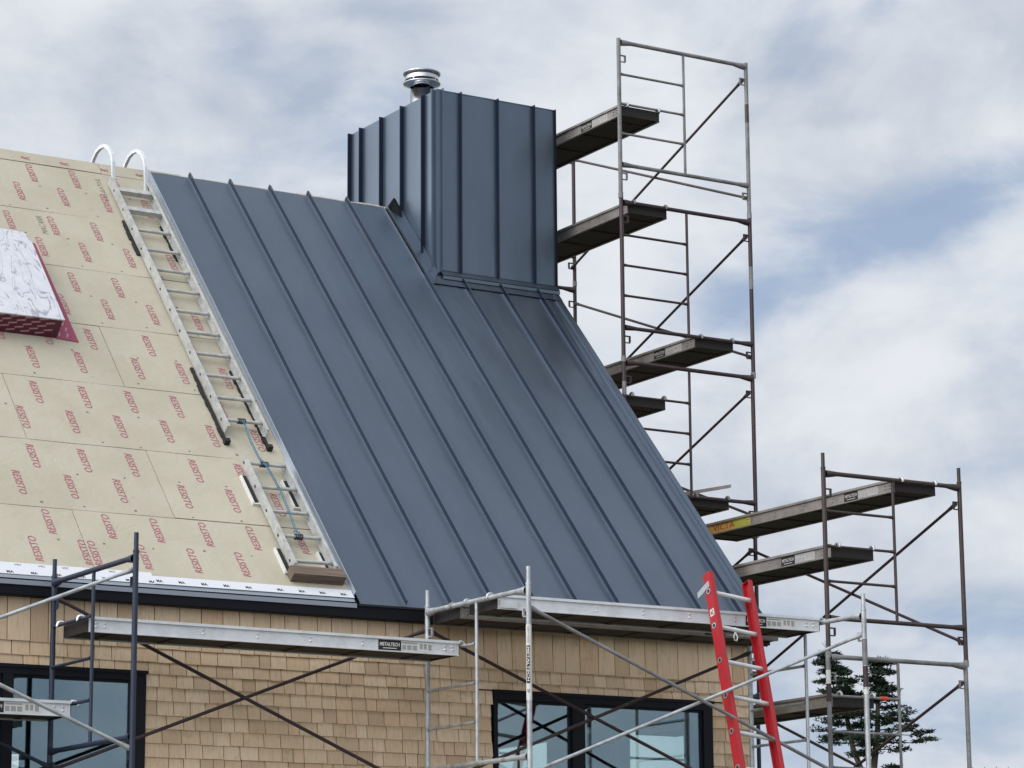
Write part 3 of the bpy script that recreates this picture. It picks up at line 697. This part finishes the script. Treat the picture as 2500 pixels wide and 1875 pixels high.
for i, z in ((3, 6.083), (4, 4.435), (5, 2.79), (6, 1.14)):
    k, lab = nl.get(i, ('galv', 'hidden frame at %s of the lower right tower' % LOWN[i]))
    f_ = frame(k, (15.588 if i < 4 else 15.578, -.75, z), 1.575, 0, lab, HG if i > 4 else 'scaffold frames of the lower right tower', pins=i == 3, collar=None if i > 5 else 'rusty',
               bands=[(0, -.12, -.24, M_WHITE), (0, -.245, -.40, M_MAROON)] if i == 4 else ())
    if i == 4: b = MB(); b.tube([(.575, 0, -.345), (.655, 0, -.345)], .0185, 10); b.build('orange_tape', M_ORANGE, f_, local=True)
def front(x, yb, W, z, kinds, labs, grp, b1=(), lowlab='the navy frame at left'):
    for j in range(3):
        k = kinds[min(j, len(kinds)-1)]
        f_ = frame(k, (x, yb, z-1.65*j), W, R(-90), labs if j == 0 else 'hidden frame %s %s' % (('', 'one below', 'two below')[j], lowlab), grp if j == 0 else HG, pins=j == 0, collar='rusty' if j == 0 else None, bands=b1 if j == 0 else ())
        if j == 2:
            for xx in (0, W):
                b = MB(); zz = z-1.65*3; b.tube([(xx, 0, GZ-zz-1.65+.0), (xx, 0, -1.50)], .016, 8); b.box((xx-.07, -.07, GZ-zz-1.65), (xx+.07, .07, GZ-zz-1.65+.012)); b.build('base_jack', M_GALV, f_, local=True)
    return f_
front(8.49, -.205, 1.53, 4.688, ('navy', 'navy'), 'navy painted scaffold frame in front of the left window', 'scaffold frames along the shingled wall')
front(11.78, -.270, 1.59, 4.652, ('galv', 'galv'), 'galvanized scaffold frame with printed label, between the two windows', 'scaffold frames along the shingled wall', lowlab='the labelled galvanized frame')
front(14.93, -.470, 1.615, 4.612, ('galv', 'galv'), 'galvanized scaffold frame at the house corner behind the red ladder', 'scaffold frames along the shingled wall',
      lowlab='the house corner frame', b1=[(1.615, -.20, -.42, M_RUSTGALV), (1.615, -.425, -.60, M_MAROON), (1.615, -.62, -.66, M_WHITE)])
# label wrapped on the middle frame's front post (faces the camera)
mf = [o for o in COL.objects if o.get('label', '').startswith('galvanized scaffold frame with printed label')][0]
b = MB(); b.tube([(1.59, 0, -.87), (1.59, 0, -.28)], .0225, 16); lab_ = b.build('post_label', M_WHITE, mf, local=True)
# local +X is world -Y and local -Y is world -X: the print faces half way between
q7 = math.sqrt(.5); lo_n = Vector((q7, -q7, 0)); lo_t = Vector((q7, q7, 0)); lc = Vector((1.59, 0, 0))
b = MB(); b.obox(lc+lo_n*.0205-lo_t*.013+Vector((0, 0, -.74)), lo_t*.026, lo_n*.003, (0, 0, .295)); b.build('label_field', M_BLACK, lab_, local=True)
b = MB(); put_text(b, 'METALTECH', lc+lo_n*.0240+Vector((0, 0, -.59)), (0, 0, -.27), lo_t*.019, .1, .02); b.build('label_lettering', M_WHITE, lab_, local=True)
b = MB(); put_text(b, 'SAFETY RULES', lc+lo_n*.0232+Vector((0, 0, -.36)), (0, 0, -.13), lo_t*.013); b.build('small_print', M_BLACK, lab_, local=True)
b = MB(); put_text(b, 'M60', lc+lo_n*.0232+Vector((0, 0, -.80)), lo_t*.02, (0, 0, .03)); b.build('small_print', M_BLACK, lab_, local=True)

# ------------------------------------------------------------------ cross braces
def brace(label, p, mt, group, mt2=None, stickers=None):
    (a, b2), (c, d_) = [(Vector(q[0]), Vector(q[1])) for q in p]
    mid = (a+b2)/2
    root = thing('cross_brace', label, 'cross brace', mid, group)
    for (s_, e_), m_, side in (((a, b2), mt, -1), ((c, d_), mt2 or mt, 1)):
        dv = (e_-s_).normalized(); off = Vector((0, 0, 0))
        ax = Vector((1, 0, 0)) if abs(dv.x) < .1 else Vector((0, 1, 0)); off = ax*(.016*side)
        t = MB(); t.tube([s_+off, s_+off+dv*.03, s_+off+dv*.12, e_+off-dv*.12, e_+off-dv*.03, e_+off], [.020, .021, .0145, .0145, .021, .020], 10)
        t.build('brace_tube', m_, root)
    return root
def xz(x0, x1, y, zt0, zb0, zt1, zb1): return [((x0, y, zt0), (x1, y, zb1)), ((x0, y, zb0), (x1, y, zt1))]
def yz(x, y0, y1, zt0, zb0, zt1, zb1): return [((x, y0, zt0), (x, y1, zb1)), ((x, y0, zb0), (x, y1, zt1))]
BG = 'cross braces of the scaffolding'
for i, lab in ((0, 'thin grey brown cross brace at the top of the tall tower'), (1, 'dark cross brace below the second plank of the tall tower'), (2, 'dark cross brace between the third plank and the roof edge'), (3, 'dark cross brace crossing below the tall tower behind the yellow painted plank')):
    z = L[i]; brace(lab, yz(WT[i]+XT[i]-.03, 2.45, 5.80, z-.16, z-1.44, z-.17, z-1.46), M_BROWN if i == 0 else M_MAROON, BG)
for zz, lab, mt in ((6.083, 'brown cross brace high on the lower right tower', M_MAROON), (4.435, 'grey cross brace in front of the spruce at lower right', M_BROWN)):
    brace(lab, yz(17.13, -.75, 2.45, zz-.16, zz-1.44, zz-.17, zz-1.46), mt, BG)
brace('silver and grey cross brace at the left edge in front of the window', xz(5.3, 8.49, -1.70, 4.60, 3.30, 4.60, 3.295), M_GALV, BG, M_GALV)
brace('dark cross brace at the left edge close to the wall', xz(5.3, 8.49, -.22, 4.60, 3.26, 4.565, 3.26), M_NAVY, BG, M_MAROON)
brace('rusty dark cross brace over the shingles between left and middle frames', xz(8.49, 11.78, -.24, 4.56, 3.24, 4.50, 3.15), M_MAROON, BG, M_MAROON)
def br2(label, y0, y1, zt0, zb0, zt1, zb1, mt, mt2): brace(label, [((11.78, y0, zt0), (14.93, y1, zb1)), ((11.78, y0, zb0), (14.93, y1, zt1))], mt, BG, mt2)
br2('grey front cross brace in front of the right window', -1.83, -2.06, 4.52, 3.21, 4.45, 3.16, M_RUSTGALV, M_GALV)
br2('dark rear cross brace close to the right window', -.29, -.49, 4.49, 3.2, 4.46, 3.15, M_MAROON, M_BROWN)

# ------------------------------------------------------------------ scaffold planks
def plank(label, p0, p1, width, mt_side, grp, printed=True, hookmt=None):
    """p0 -> p1: the ends of the plank along its local x (bar centres); local y to the left of that; label shows on both flanks"""
    p0, p1 = Vector(p0), Vector(p1); Ln = (p1-p0).length; hookmt = hookmt or mt_side; sticker = (M_BLACK, M_WHITE) if mt_side is M_ALU else (M_BLACK, M_WHITED)
    root = thing('scaffold_plank', label, 'scaffold plank', p0, grp)
    ex = (p1-p0).normalized(); ey = Vector((0, 0, 1)).cross(ex).normalized(); ez = ex.cross(ey)
    root.rotation_euler = Matrix((ex, ey, ez)).transposed().to_euler()
    w = width; e = .045
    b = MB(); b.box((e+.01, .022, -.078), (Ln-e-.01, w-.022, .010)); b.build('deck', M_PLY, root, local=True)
    b = MB()
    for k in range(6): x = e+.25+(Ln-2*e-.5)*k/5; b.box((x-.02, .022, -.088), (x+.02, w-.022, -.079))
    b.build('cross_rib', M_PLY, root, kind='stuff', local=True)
    for y, s in ((0, 1), (w, -1)):
        b = MB()
        b.box((e, min(y+s*.012, y+s*.018), -.088), (Ln-e, max(y+s*.012, y+s*.018), .004))
        b.box((e, min(y-s*.004, y+s*.022), .0025), (Ln-e, max(y-s*.004, y+s*.022), .024)); b.box((e, min(y+s*.004, y+s*.03), -.094), (Ln-e, max(y+s*.004, y+s*.03), -.0865))
        sb = b.build('side_beam', mt_side, root, local=True)
        rv = MB()
        for x in (e+.06, e+.13, Ln*.30, Ln*.44, Ln*.58, Ln*.72, Ln-e-.13, Ln-e-.06):
            for z in (-.022, -.052): rv.lathe((0, 0, 0), [(.0, 0)], 3) if False else rv.tube([(x, y+s*.0115, z), (x, y+s*.007, z), (x, y+s*.004, z)], [.010, .009, .004], 8)
        rv.build('rivet', M_ZINC if mt_side is M_ALU else M_ALUD, sb, kind='stuff', local=True)
        if printed:
            # y=0 flank: label near x=Ln;  y=w flank: label near x=0
            if s > 0: x0, dirx, yy = Ln-.78, 1, y+.0118
            else: x0, dirx, yy = .78, -1, y-.0118
            lb = MB(); yo = -s*.002
            X = lambda d: x0+dirx*d
            def q(mb, d0, d1, z0, z1, lift=1.): mb.box((min(X(d0), X(d1)), min(yy, yy+yo*lift), z0), (max(X(d0), X(d1)), max(yy, yy+yo*lift), z1))
            q(lb, 0, .205, -.084, -.002); pl = lb.build('printed_label', sticker[0], sb, local=True)
            tx = MB()
            put_text(tx, 'METALTECH', (X(.102), yy+yo*1.3, -.036), (.18*dirx, 0, 0), (0, 0, .030), .1, .03)
            tx.box((min(X(.04), X(.165)), min(yy, yy+yo*1.3), -.070), (max(X(.04), X(.165)), max(yy, yy+yo*1.3), -.064))
            tx.build('label_lettering', sticker[1], sb, local=True)
            ws = MB(); q(ws, .207, .50, -.080, -.006); ws.build('warning_sticker', sticker[1], sb, local=True)
            gp = MB()
            for d0, d1, z0, z1 in ((.215, .35, -.022, -.012), (.215, .25, -.072, -.034), (.26, .30, -.072, -.034), (.31, .35, -.072, -.034), (.375, .40, -.06, -.018), (.412, .437, -.06, -.018), (.452, .482, -.066, -.020)):
                q(gp, d0, d1, z0, z1, 1.35)
            gp.build('sticker_print', M_STGREY, sb, local=True)
    for x0, x1 in ((e-.006, e-.0005), (Ln-e+.0005, Ln-e+.006)):
        b = MB(); b.box((x0, .012, -.090), (x1, w-.012, .012)); b.build('end_plate', M_ENDP, root, local=True)
    for xe, s in ((0, 1), (Ln, -1)):
        for y in (.055, w-.055):
            b = MB(); r_ = .031
            pts = [(xe+s*.10, y, -.012), (xe+s*.045, y, .006), (xe+s*.030, y, .014)]+[(xe+s*r_*math.cos(t), y, r_*math.sin(t)) for t in (R(35), R(70), R(105), R(140), R(175), R(200))]
            b.tube(pts, .0125, 8); b.build('hook', hookmt, root, local=True)
    return root
PG = 'aluminium scaffold planks'
plank('clean silver scaffold plank with black label across the wall between left and middle frames', (8.49, -.80, 4.338), (11.78, -.87, 4.318), .52, M_ALU, PG, hookmt=M_ZINC)
plank('silver scaffold plank end with warning stickers low at the left edge', (5.3, -.70, 3.700), (8.49, -.70, 3.703), .48, M_ALU, PG, hookmt=M_ZINC)
fp2_ = plank('bright silver scaffold plank in front of the eave, nearest the viewer, behind the red ladder', (11.78, -1.33, 4.655), (14.93, -1.55, 4.622), .52, M_ALU, PG, hookmt=M_GALV)
plank('dull scaffold plank beside the eave, mostly seen from below behind the bright one', (11.78, -.74, 4.645), (14.93, -.96, 4.605), .52, M_ALUD, PG)
b = MB(); b.box((.06, -.008, -.084), (.215, -.0005, -.020)); b.build('splice_bracket', M_ALU, fp2_, local=True)
TP = 'planks on the right hand scaffold towers'
plank('topmost weathered plank beside the top of the chimney', (16.13, 2.45, L[0]-.677), (16.13, 5.80, L[0]-.687), .50, M_ALUD, TP, hookmt=M_GALV)
plank('weathered plank beside the lower half of the chimney, unlabelled side', (16.20, 2.45, L[1]), (16.20, 5.80, L[1]-.01), .50, M_ALUD, TP, printed=False, hookmt=M_RUSTGALV)
plank('weathered plank with black label just right of the roof edge, third from the top', (17.00, 2.45, L[1]-1.307), (17.00, 5.80, L[1]-1.315), .50, M_ALUD, TP, hookmt=M_RUSTGALV)
plank('short looking dark plank end touching the roof edge below the third plank', (16.14, 2.45, L[2]-.338), (16.14, 5.80, L[2]-.35), .50, M_ALUD, TP, printed=False, hookmt=M_RUSTGALV)
plank('dark plank end under a loose metal channel by the roof edge', (16.90, 2.45, L[2]-1.297), (16.90, 5.80, L[2]-1.305), .50, M_ALUD, TP, printed=False, hookmt=M_RUSTGALV)
q1 = plank('long weathered plank with yellow paint and red letters at its far end', (16.92, -.75, 6.083), (16.92, 2.45, 6.075), .50, M_ALUD, TP, hookmt=M_GALV)
plank('weathered grey plank with label above the red ladder', (16.17, -.75, 5.428), (16.17, 2.45, 5.41), .50, M_ALUD, TP, hookmt=M_GALV)
plank('lowest weathered plank right of the red ladder in front of the spruce', (16.12, -.75, 4.097), (16.12, 2.45, 4.08), .48, M_ALUD, TP, printed=False, hookmt=M_GALV)
# spray paint on the far end of the long plank (local x runs away from the camera, flank at y = w)
b = MB(); b.box((2.42, .4875, -.084), (3.14, .4895, .002)); sp = b.build('orange_paint', M_SPRAYY, q1, local=True)
b = MB(); b.box((2.26, .4873, -.082), (2.54, .4898, .002)); b.build('lime_paint', M_SPRAYL, q1, local=True)
b = MB(); put_text(b, 'VICTA', (2.70, .4910, -.036), (-.36, 0, 0), (0, 0, .062), 0, -.005); b.build('painted_letters', M_SPRAYR, q1, local=True)
# loose channel on the dark plank
b = MB(); p, q = Vector((16.42, 2.62, 6.448)), Vector((16.90, 2.46, 6.545)); dv = q-p
b.obox(p, dv, (0, .05, 0), (0, 0, .004)); b.obox(p+Vector((0, 0, .0045)), dv, (0, .004, 0), (0, 0, .028)); b.obox(p+Vector((0, .046, .0045)), dv, (0, .004, 0), (0, 0, .028))
tag(b.build('metal_channel', M_ALUD), 'loose metal channel sticking up from a dark plank by the roof edge', 'metal channel')

# ------------------------------------------------------------------ red extension ladder
P0 = Vector((13.723, -1.571, 4.794)); dd = Vector((-.076, -.327, -.942)).normalized(); rr = Vector((.993, .006, -.116)).normalized()
nn = rr.cross(dd).normalized()
if nn.y > 0: nn = -nn                                      # nn points towards the camera side
nn = -nn
base_len = (P0.z-GZ)/(-dd.z)
lad = thing('extension_ladder', 'red fibreglass extension ladder leaning on the scaffold plank at the house corner', 'ladder', P0+dd*base_len)
dw = .094
for side, o_ in (('l', P0), ('r', P0+rr*.438)):
    s = 1 if side == 'l' else -1
    b = MB(); top = .17
    c = o_-dd*top; Lr = base_len+top-.0-(.0 if side == 'l' else (P0.z-GZ-.438*.116)*0)
    if side == 'r': Lr = base_len+top-.438*.116/(-dd.z)
    b.obox(c-rr*.004*s-nn*dw/2, rr*.006*s, dd*Lr, nn*dw)
    for e_ in (-dw/2, dw/2-.006): b.obox(c+rr*.0022*s+nn*e_, rr*.038*s, dd*(Lr), nn*.006)
    b.build('rail', M_REDF, lad)
    mp = MB(); mp.obox(c+rr*.001*s-nn*(dw/2-.001)-dd*.002, rr*.03*s, dd*.004, nn*(dw-.002)); mp.build('rail_cap', M_REDF, lad)
nr = int(base_len/.316)
for i in range(nr):
    a = P0+dd*.316*i
    b = MB(); b.tube([a-rr*.004, a+rr*.438], .0185, 12); b.build('rung', M_ALU, lad)
    if i < 7:
        b = MB(); n = 16
        for k in range(n):
            t0, t1 = 2*math.pi*k/n, 2*math.pi*(k+1)/n
            f = lambda t, r_: a-rr*.0065+(nn*math.cos(t)+dd*math.sin(t))*r_
            b.add([f(t0, .017), f(t1, .017), f(t1, .0255), f(t0, .0255), f(t0, .017)-rr*.003, f(t1, .017)-rr*.003, f(t1, .0255)-rr*.003, f(t0, .0255)-rr*.003], [(7, 6, 5, 4), (0, 4, 5, 1), (3, 2, 6, 7)])
        b.build('rung_ferrule', M_ZINC, lad)
        b = MB(); b.add([a-rr*.0068+(nn*math.cos(2*math.pi*k/12)+dd*math.sin(2*math.pi*k/12))*.0169 for k in range(12)], [tuple(range(12))]); b.build('rung_bore', M_BLACK, lad)
c = P0-dd*.075
nw = nn if nn.y > 0 else -nn                                # towards the wall
b = MB(); b.obox(c-rr*.0105-nw*.02-dd*.012, rr*.006, nw*.165+dd*.035, dd*.052); b.build('top_bracket', M_ZINC, lad)
b = MB(); a = P0+dd*.165; b.obox(a-rr*.0062-nn*.026, rr*.002, nn*.052, dd*.062); st = b.build('number_sticker', M_WHITE, lad)
b = MB(); put_text(b, '24', P0+dd*.196-rr*.0072, nn*.036 if nn.y > 0 else -nn*.036, -dd*.042, 0, .03); b.build('sticker_number', M_BLACK, st)
# rope loop on the second rung
a = P0+dd*.316+rr*.20
b = MB(); b.tube([a+Vector((.022*math.cos(t), -.021*0+.022*math.sin(t)*0, .022*math.sin(t))) for t in [k*math.pi/4 for k in range(9)]], .006, 6)
b.tube([a+Vector((0, -.012, -.022)), a+Vector((-.020, -.014, -.06)), a+Vector((-.012, -.014, -.088)), a+Vector((.012, -.014, -.090)), a+Vector((.020, -.014, -.062)), a+Vector((.002, -.012, -.024))], .007, 6)
b.build('rope_loop', M_WHITE, lad)

# ------------------------------------------------------------------ ladders on the roof
def roof_ladder(label, xl, xr, s_top, s_bot, rungs, thick=(), grp='aluminium ladders lying on the roof'):
    t = thing('roof_ladder', label, 'ladder', rp((xl+xr)/2, s_bot, 0), grp)
    for x, sg in ((xl, 1), (xr, -1)):
        b = MB(); rbox(b, min(x, x+sg*.005), max(x, x+sg*.005), s_bot, s_top, .03, .10); rbox(b, min(x, x+sg*.028), max(x, x+sg*.028), s_bot, s_top, .1002, .107); rbox(b, min(x, x+sg*.028), max(x, x+sg*.028), s_bot, s_top, .024, .0298)
        b.build('rail', M_LAD, t)
    for i, s_ in enumerate(rungs):
        b = MB()
        if i in thick: b.obox(rp(xl+.006, s_-.03, .045), UX*(xr-xl-.012), US*.022+UN*.0, UN*.05); b.obox(rp(xl+.006, s_-.008+.0005, .088), UX*(xr-xl-.012), US*.040, UN*.007)
        else: b.tube([rp(xl+.004, s_, .065), rp(xr-.004, s_, .065)], .0165, 10)
        b.build('rung', M_LAD, t)
        for x, sg in ((xl, -1), (xr, 1)):
            b = MB(); b.add([rp(x+sg*.0012, s_, .065)+(US*math.cos(k*math.pi/5)*.017+UN*math.sin(k*math.pi/5)*.012) for k in range(10)], [tuple(range(10))]); b.build('rung_end', M_BLACK, t)
    return t
ru = [2.335+.3285*i for i in range(12)]
up_ = roof_ladder('long aluminium ladder hooked over the ridge beside the metal roof', 10.672, 11.075, 6.14, 2.19, ru, thick=(10, 11))
for x in (10.672, 11.075):                                  # ridge hooks
    sg = 1 if x < 10.8 else -1
    b = MB(); pts = [(3.935, 9.16), (3.948, 9.29), (3.958, 9.44), (3.99, 9.53), (4.065, 9.615), (4.17, 9.667), (4.27, 9.675), (4.36, 9.655), (4.44, 9.60), (4.50, 9.53), (4.56, 9.40), (4.60, 9.30)]
    vs = []; n = len(pts)
    for i, (y, z) in enumerate(pts):
        t = Vector((0, pts[min(i+1, n-1)][0]-pts[max(i-1, 0)][0], pts[min(i+1, n-1)][1]-pts[max(i-1, 0)][1])).normalized(); nr_ = Vector((0, -t.z, t.y))
        p = Vector((x+sg*.03, y, z))
        vs += [p-UX*.015-nr_*.017, p+UX*.015-nr_*.017, p+UX*.015+nr_*.017, p-UX*.015+nr_*.017]
    fs = [(0, 3, 2, 1), (4*n-4, 4*n-3, 4*n-2, 4*n-1)]
    for i in range(n-1):
        for k in range(4): fs.append((4*i+k, 4*i+(k+1) % 4, 4*i+4+(k+1) % 4, 4*i+4+k))
    b.add(vs, fs); b.build('ridge_hook', M_ALU, up_)
for x, s0, s1 in ((10.655, 4.93, 5.50), (11.05, 4.92, 5.49), (10.65, 2.09, 3.15), (11.052, 2.06, 3.17)):
    b = MB(); n = max(5, int((s1-s0)/.06))
    for i in range(n):
        a0, a1 = s0+(s1-s0)*i/n, s0+(s1-s0)*(i+1)/n-.002; rbox(b, x-.008-random.uniform(.0, .014), x+.012+random.uniform(0, .008), a0, a1+.004, .001, .020)
    if s0 < 3: rbox(b, x-.018, x+.03, s0-.045, s0-.001, .0, .05)
    b.build('rubber_pad', M_RUBBER, up_)
lo_ = roof_ladder('short aluminium ladder section resting on a wood block above the eave', 10.695, 11.098, 1.765, .345, [.425+.3255*i for i in range(5)])
for x, s0, s1 in ((10.662, 1.25, 1.60), (11.045, 1.24, 1.58), (10.662, .35, .63), (11.055, .38, .62)):
    b = MB(); rbox(b, x-.012, x+.028, s0, s1, .0045, .021); b.build('rubber_pad', M_RUBBER, lo_)
    b = MB(); rbox(b, x-.030, x-.013, s0-.02, s1, .0, .028); rbox(b, x-.030, x+.040, s0-.035, s0-.021, .0, .024); b.build('pad_holder', M_WHITE, lo_)
b = MB(); rbox(b, 10.655, 11.145, .225, .330, .003, .092)
tag(b.build('wood_block', M_WOOD), 'brown lumber block at the foot of the short roof ladder', 'wood block')
rope = thing('rope', 'blue rope tying the two roof ladders together', 'rope', rp(10.87, 2.30, .09))
pts = [(10.862, 2.31, .09), (10.856, 2.20, .085), (10.852, 2.05, .07), (10.852, 1.80, .075), (10.878, 1.68, .09), (10.897, 1.45, .085), (10.900, 1.35, .088), (10.885, 1.05, .09), (10.862, .83, .09), (10.872, .745, .09)]
b = MB(); b.tube([rp(*p) for p in pts], .0045, 6); b.tube([rp(p[0]+.012, p[1], p[2]+.004) for p in pts], .0045, 6); b.build('strand', M_ROPE, rope)
for x, s_ in ((10.866, 2.335), (10.885, 1.727), (10.885, .7505)):
    b = MB()
    for k in range(4):
        b.tube([rp(x-.03+k*.02, s_, .065)+(US*math.cos(t)+UN*math.sin(t))*.022 for t in [j*math.pi/4 for j in range(9)]], .007, 6)
    b.build('knot', M_ROPE2, rope)

# ------------------------------------------------------------------ spruce behind the scaffolding
random.seed(11)
TB = Vector((37.55, 26.1, 0)); tu = Vector((.82, -.572, 0)); tv = Vector((.572, .82, 0))
def tp(u, z, v=0.): return TB+tu*u+tv*v+Vector((0, 0, z))
tree = thing('spruce_tree', 'dark twin topped spruce behind the lower right scaffold', 'tree', (TB.x, TB.y, GZ))
stemR = [(-.02, -.5), (-.05, 2), (-.05, 4.5), (.0, 6.0), (.10, 6.7), (.12, 7.2), (.14, 7.7), (.17, 8.22)]
stemL = [(-.04, 5.6), (-.28, 6.0), (-.42, 6.4), (-.50, 6.9), (-.62, 7.5), (-.80, 8.0), (-.88, 8.25), (-.92, 8.50)]
b = MB(); b.tube([tp(*p) for p in stemR], [.19, .15, .11, .075, .06, .045, .03, .008], 8); b.tube([tp(*p) for p in stemL], [.05, .06, .055, .05, .04, .025, .015, .005], 8)
for s_ in ((-.90, 8.45, -.99, 8.60), (-.91, 8.50, -.86, 8.62), (-.91, 8.4, -.85, 8.47), (-.92, 8.52, -.93, 8.64)): b.tube([tp(s_[0], s_[1]), tp(s_[2], s_[3])], [.006, .003], 5)
nd = MB()
def tuft(c, rad, flat, n):
    for _ in range(n):
        while True:
            q = Vector((random.uniform(-1, 1), random.uniform(-1, 1), random.uniform(-1, 1)))
            if q.length < 1: break
        p = c+Vector((q.x*rad, q.y*rad, q.z*rad*flat))
        dv = Vector((q.x+random.uniform(-.6, .6), q.y+random.uniform(-.6, .6), random.uniform(-.25, .55)))
        dv = dv.normalized()*random.uniform(.05, .11); sd_ = dv.cross(Vector((random.uniform(-1, 1), random.uniform(-1, 1), 1))).normalized()*random.uniform(.014, .026)
        nd.add([p-sd_, p+sd_, p+dv], [(0, 1, 2)])
def stem_at(st, z):
    for (u0, z0), (u1, z1) in zip(st, st[1:]):
        if z0 <= z <= z1: return u0+(u1-u0)*(z-z0)/(z1-z0)
    return st[-1][0]
def branch(st, z, ang, ln, fol0, dens, rise=.1):
    u0 = stem_at(st, z); p = tp(u0, z); h = tu*math.cos(ang)+tv*math.sin(ang); pts = [p]
    for k in range(1, 6): t = k/5; pts.append(p+h*ln*t+Vector((0, 0, ln*(rise*t-.22*t*t+.16*t**3)+random.uniform(-.02, .02))))
    b.tube(pts, [.016, .013, .010, .008, .006, .003], 5)
    for k in range(5):
        t = (k+.7)/5
        if t < fol0: continue
        c = pts[k].lerp(pts[k+1], .6)
        for q in range(2): tuft(c+Vector((random.uniform(-.09, .09), random.uniform(-.09, .09), random.uniform(-.01, .07))), random.uniform(.08, .15), .36, dens)
        if random.random() < .6: 
            sdv = h.cross(Vector((0, 0, 1)))*random.choice((-1, 1))*random.uniform(.1, .28); b.tube([c, c+sdv], [.005, .002], 4); tuft(c+sdv, .11, .45, dens)
for st, zt, zb, wmax in ((stemR, 8.12, 6.15, 1.05), (stemL, 8.28, 6.35, .95)):
    z = zt
    while z > zb:
        f = (zt-z)/(zt-zb); ln = .14+wmax*min(1, f*1.5)*random.uniform(.55, 1.0)
        for k in range(random.choice((3, 3, 4))):
            a = random.uniform(0, 2*math.pi)
            if f > .45 and random.random() < .18: continue
            branch(st, z+random.uniform(-.05, .05), a, ln*random.uniform(.6, 1.05), .1 if f < .4 else (.25 if f < .75 else .5), 30 if f < .6 else 26, random.uniform(.0, .25))
        z -= random.uniform(.13, .22)
for z, a, ln in ((6.62, .1, 1.15), (6.45, -.15, 1.2), (6.75, .3, .85), (6.85, math.pi+.1, 1.1), (6.6, math.pi-.2, 1.0), (7.05, math.pi, 1.15), (5.95, .2, .5), (5.8, math.pi, .9), (5.6, 2.5, 1.2), (5.4, .5, 1.3), (5.2, 3.6, 1.4), (4.8, 1.2, 1.4), (4.5, 5, 1.5)):
    branch(stemR, z, a, ln, .58, 55, .12)
b.build('trunk', M_BARK, tree); nd.build('crown', M_NEEDLE, tree)

# ------------------------------------------------------------------ utility pole far right
up2 = thing('utility_pole', 'distant utility pole top peeking in at the bottom right corner', 'utility pole', (73.2, 63.4, GZ))
b = MB(); b.tube([(73.2, 63.4, GZ), (73.2, 63.4, 9.40)], [.16, .11], 8); b.build('pole', M_POLE, up2)
b = MB(); b.obox((72.5, 63.9, 9.30), (1.3, -.91, 0), (.06, .09, 0), (0, 0, .06)); b.build('crossarm', M_POLE, up2)
for k in range(4):
    q = Vector((72.6, 63.88, 9.36)).lerp(Vector((73.7, 63.1, 9.36)), k/3); b = MB(); b.tube([q, q+Vector((0, 0, .34))], .014, 6); b.build('insulator', M_POLE, up2)
b = MB()
pa, pb = Vector((60, 75, 9.35)), Vector((73.2, 63.4, 9.62)); pc = Vector((90, 50, 9.35))
b.tube([pa.lerp(pb, k/8)-Vector((0, 0, .25*math.sin(math.pi*k/8))) for k in range(9)], .018, 5); b.tube([pb.lerp(pc, k/8)-Vector((0, 0, .12*math.sin(math.pi*k/8))) for k in range(9)], .018, 5)
b.obox((74.35, 62.35, 9.5), (.28, -.2, 0), (.05, .07, 0), (0, 0, .1))
tag(b.build('overhead_wire', M_RUBBER), 'thin overhead wire at the bottom right corner', 'wire')
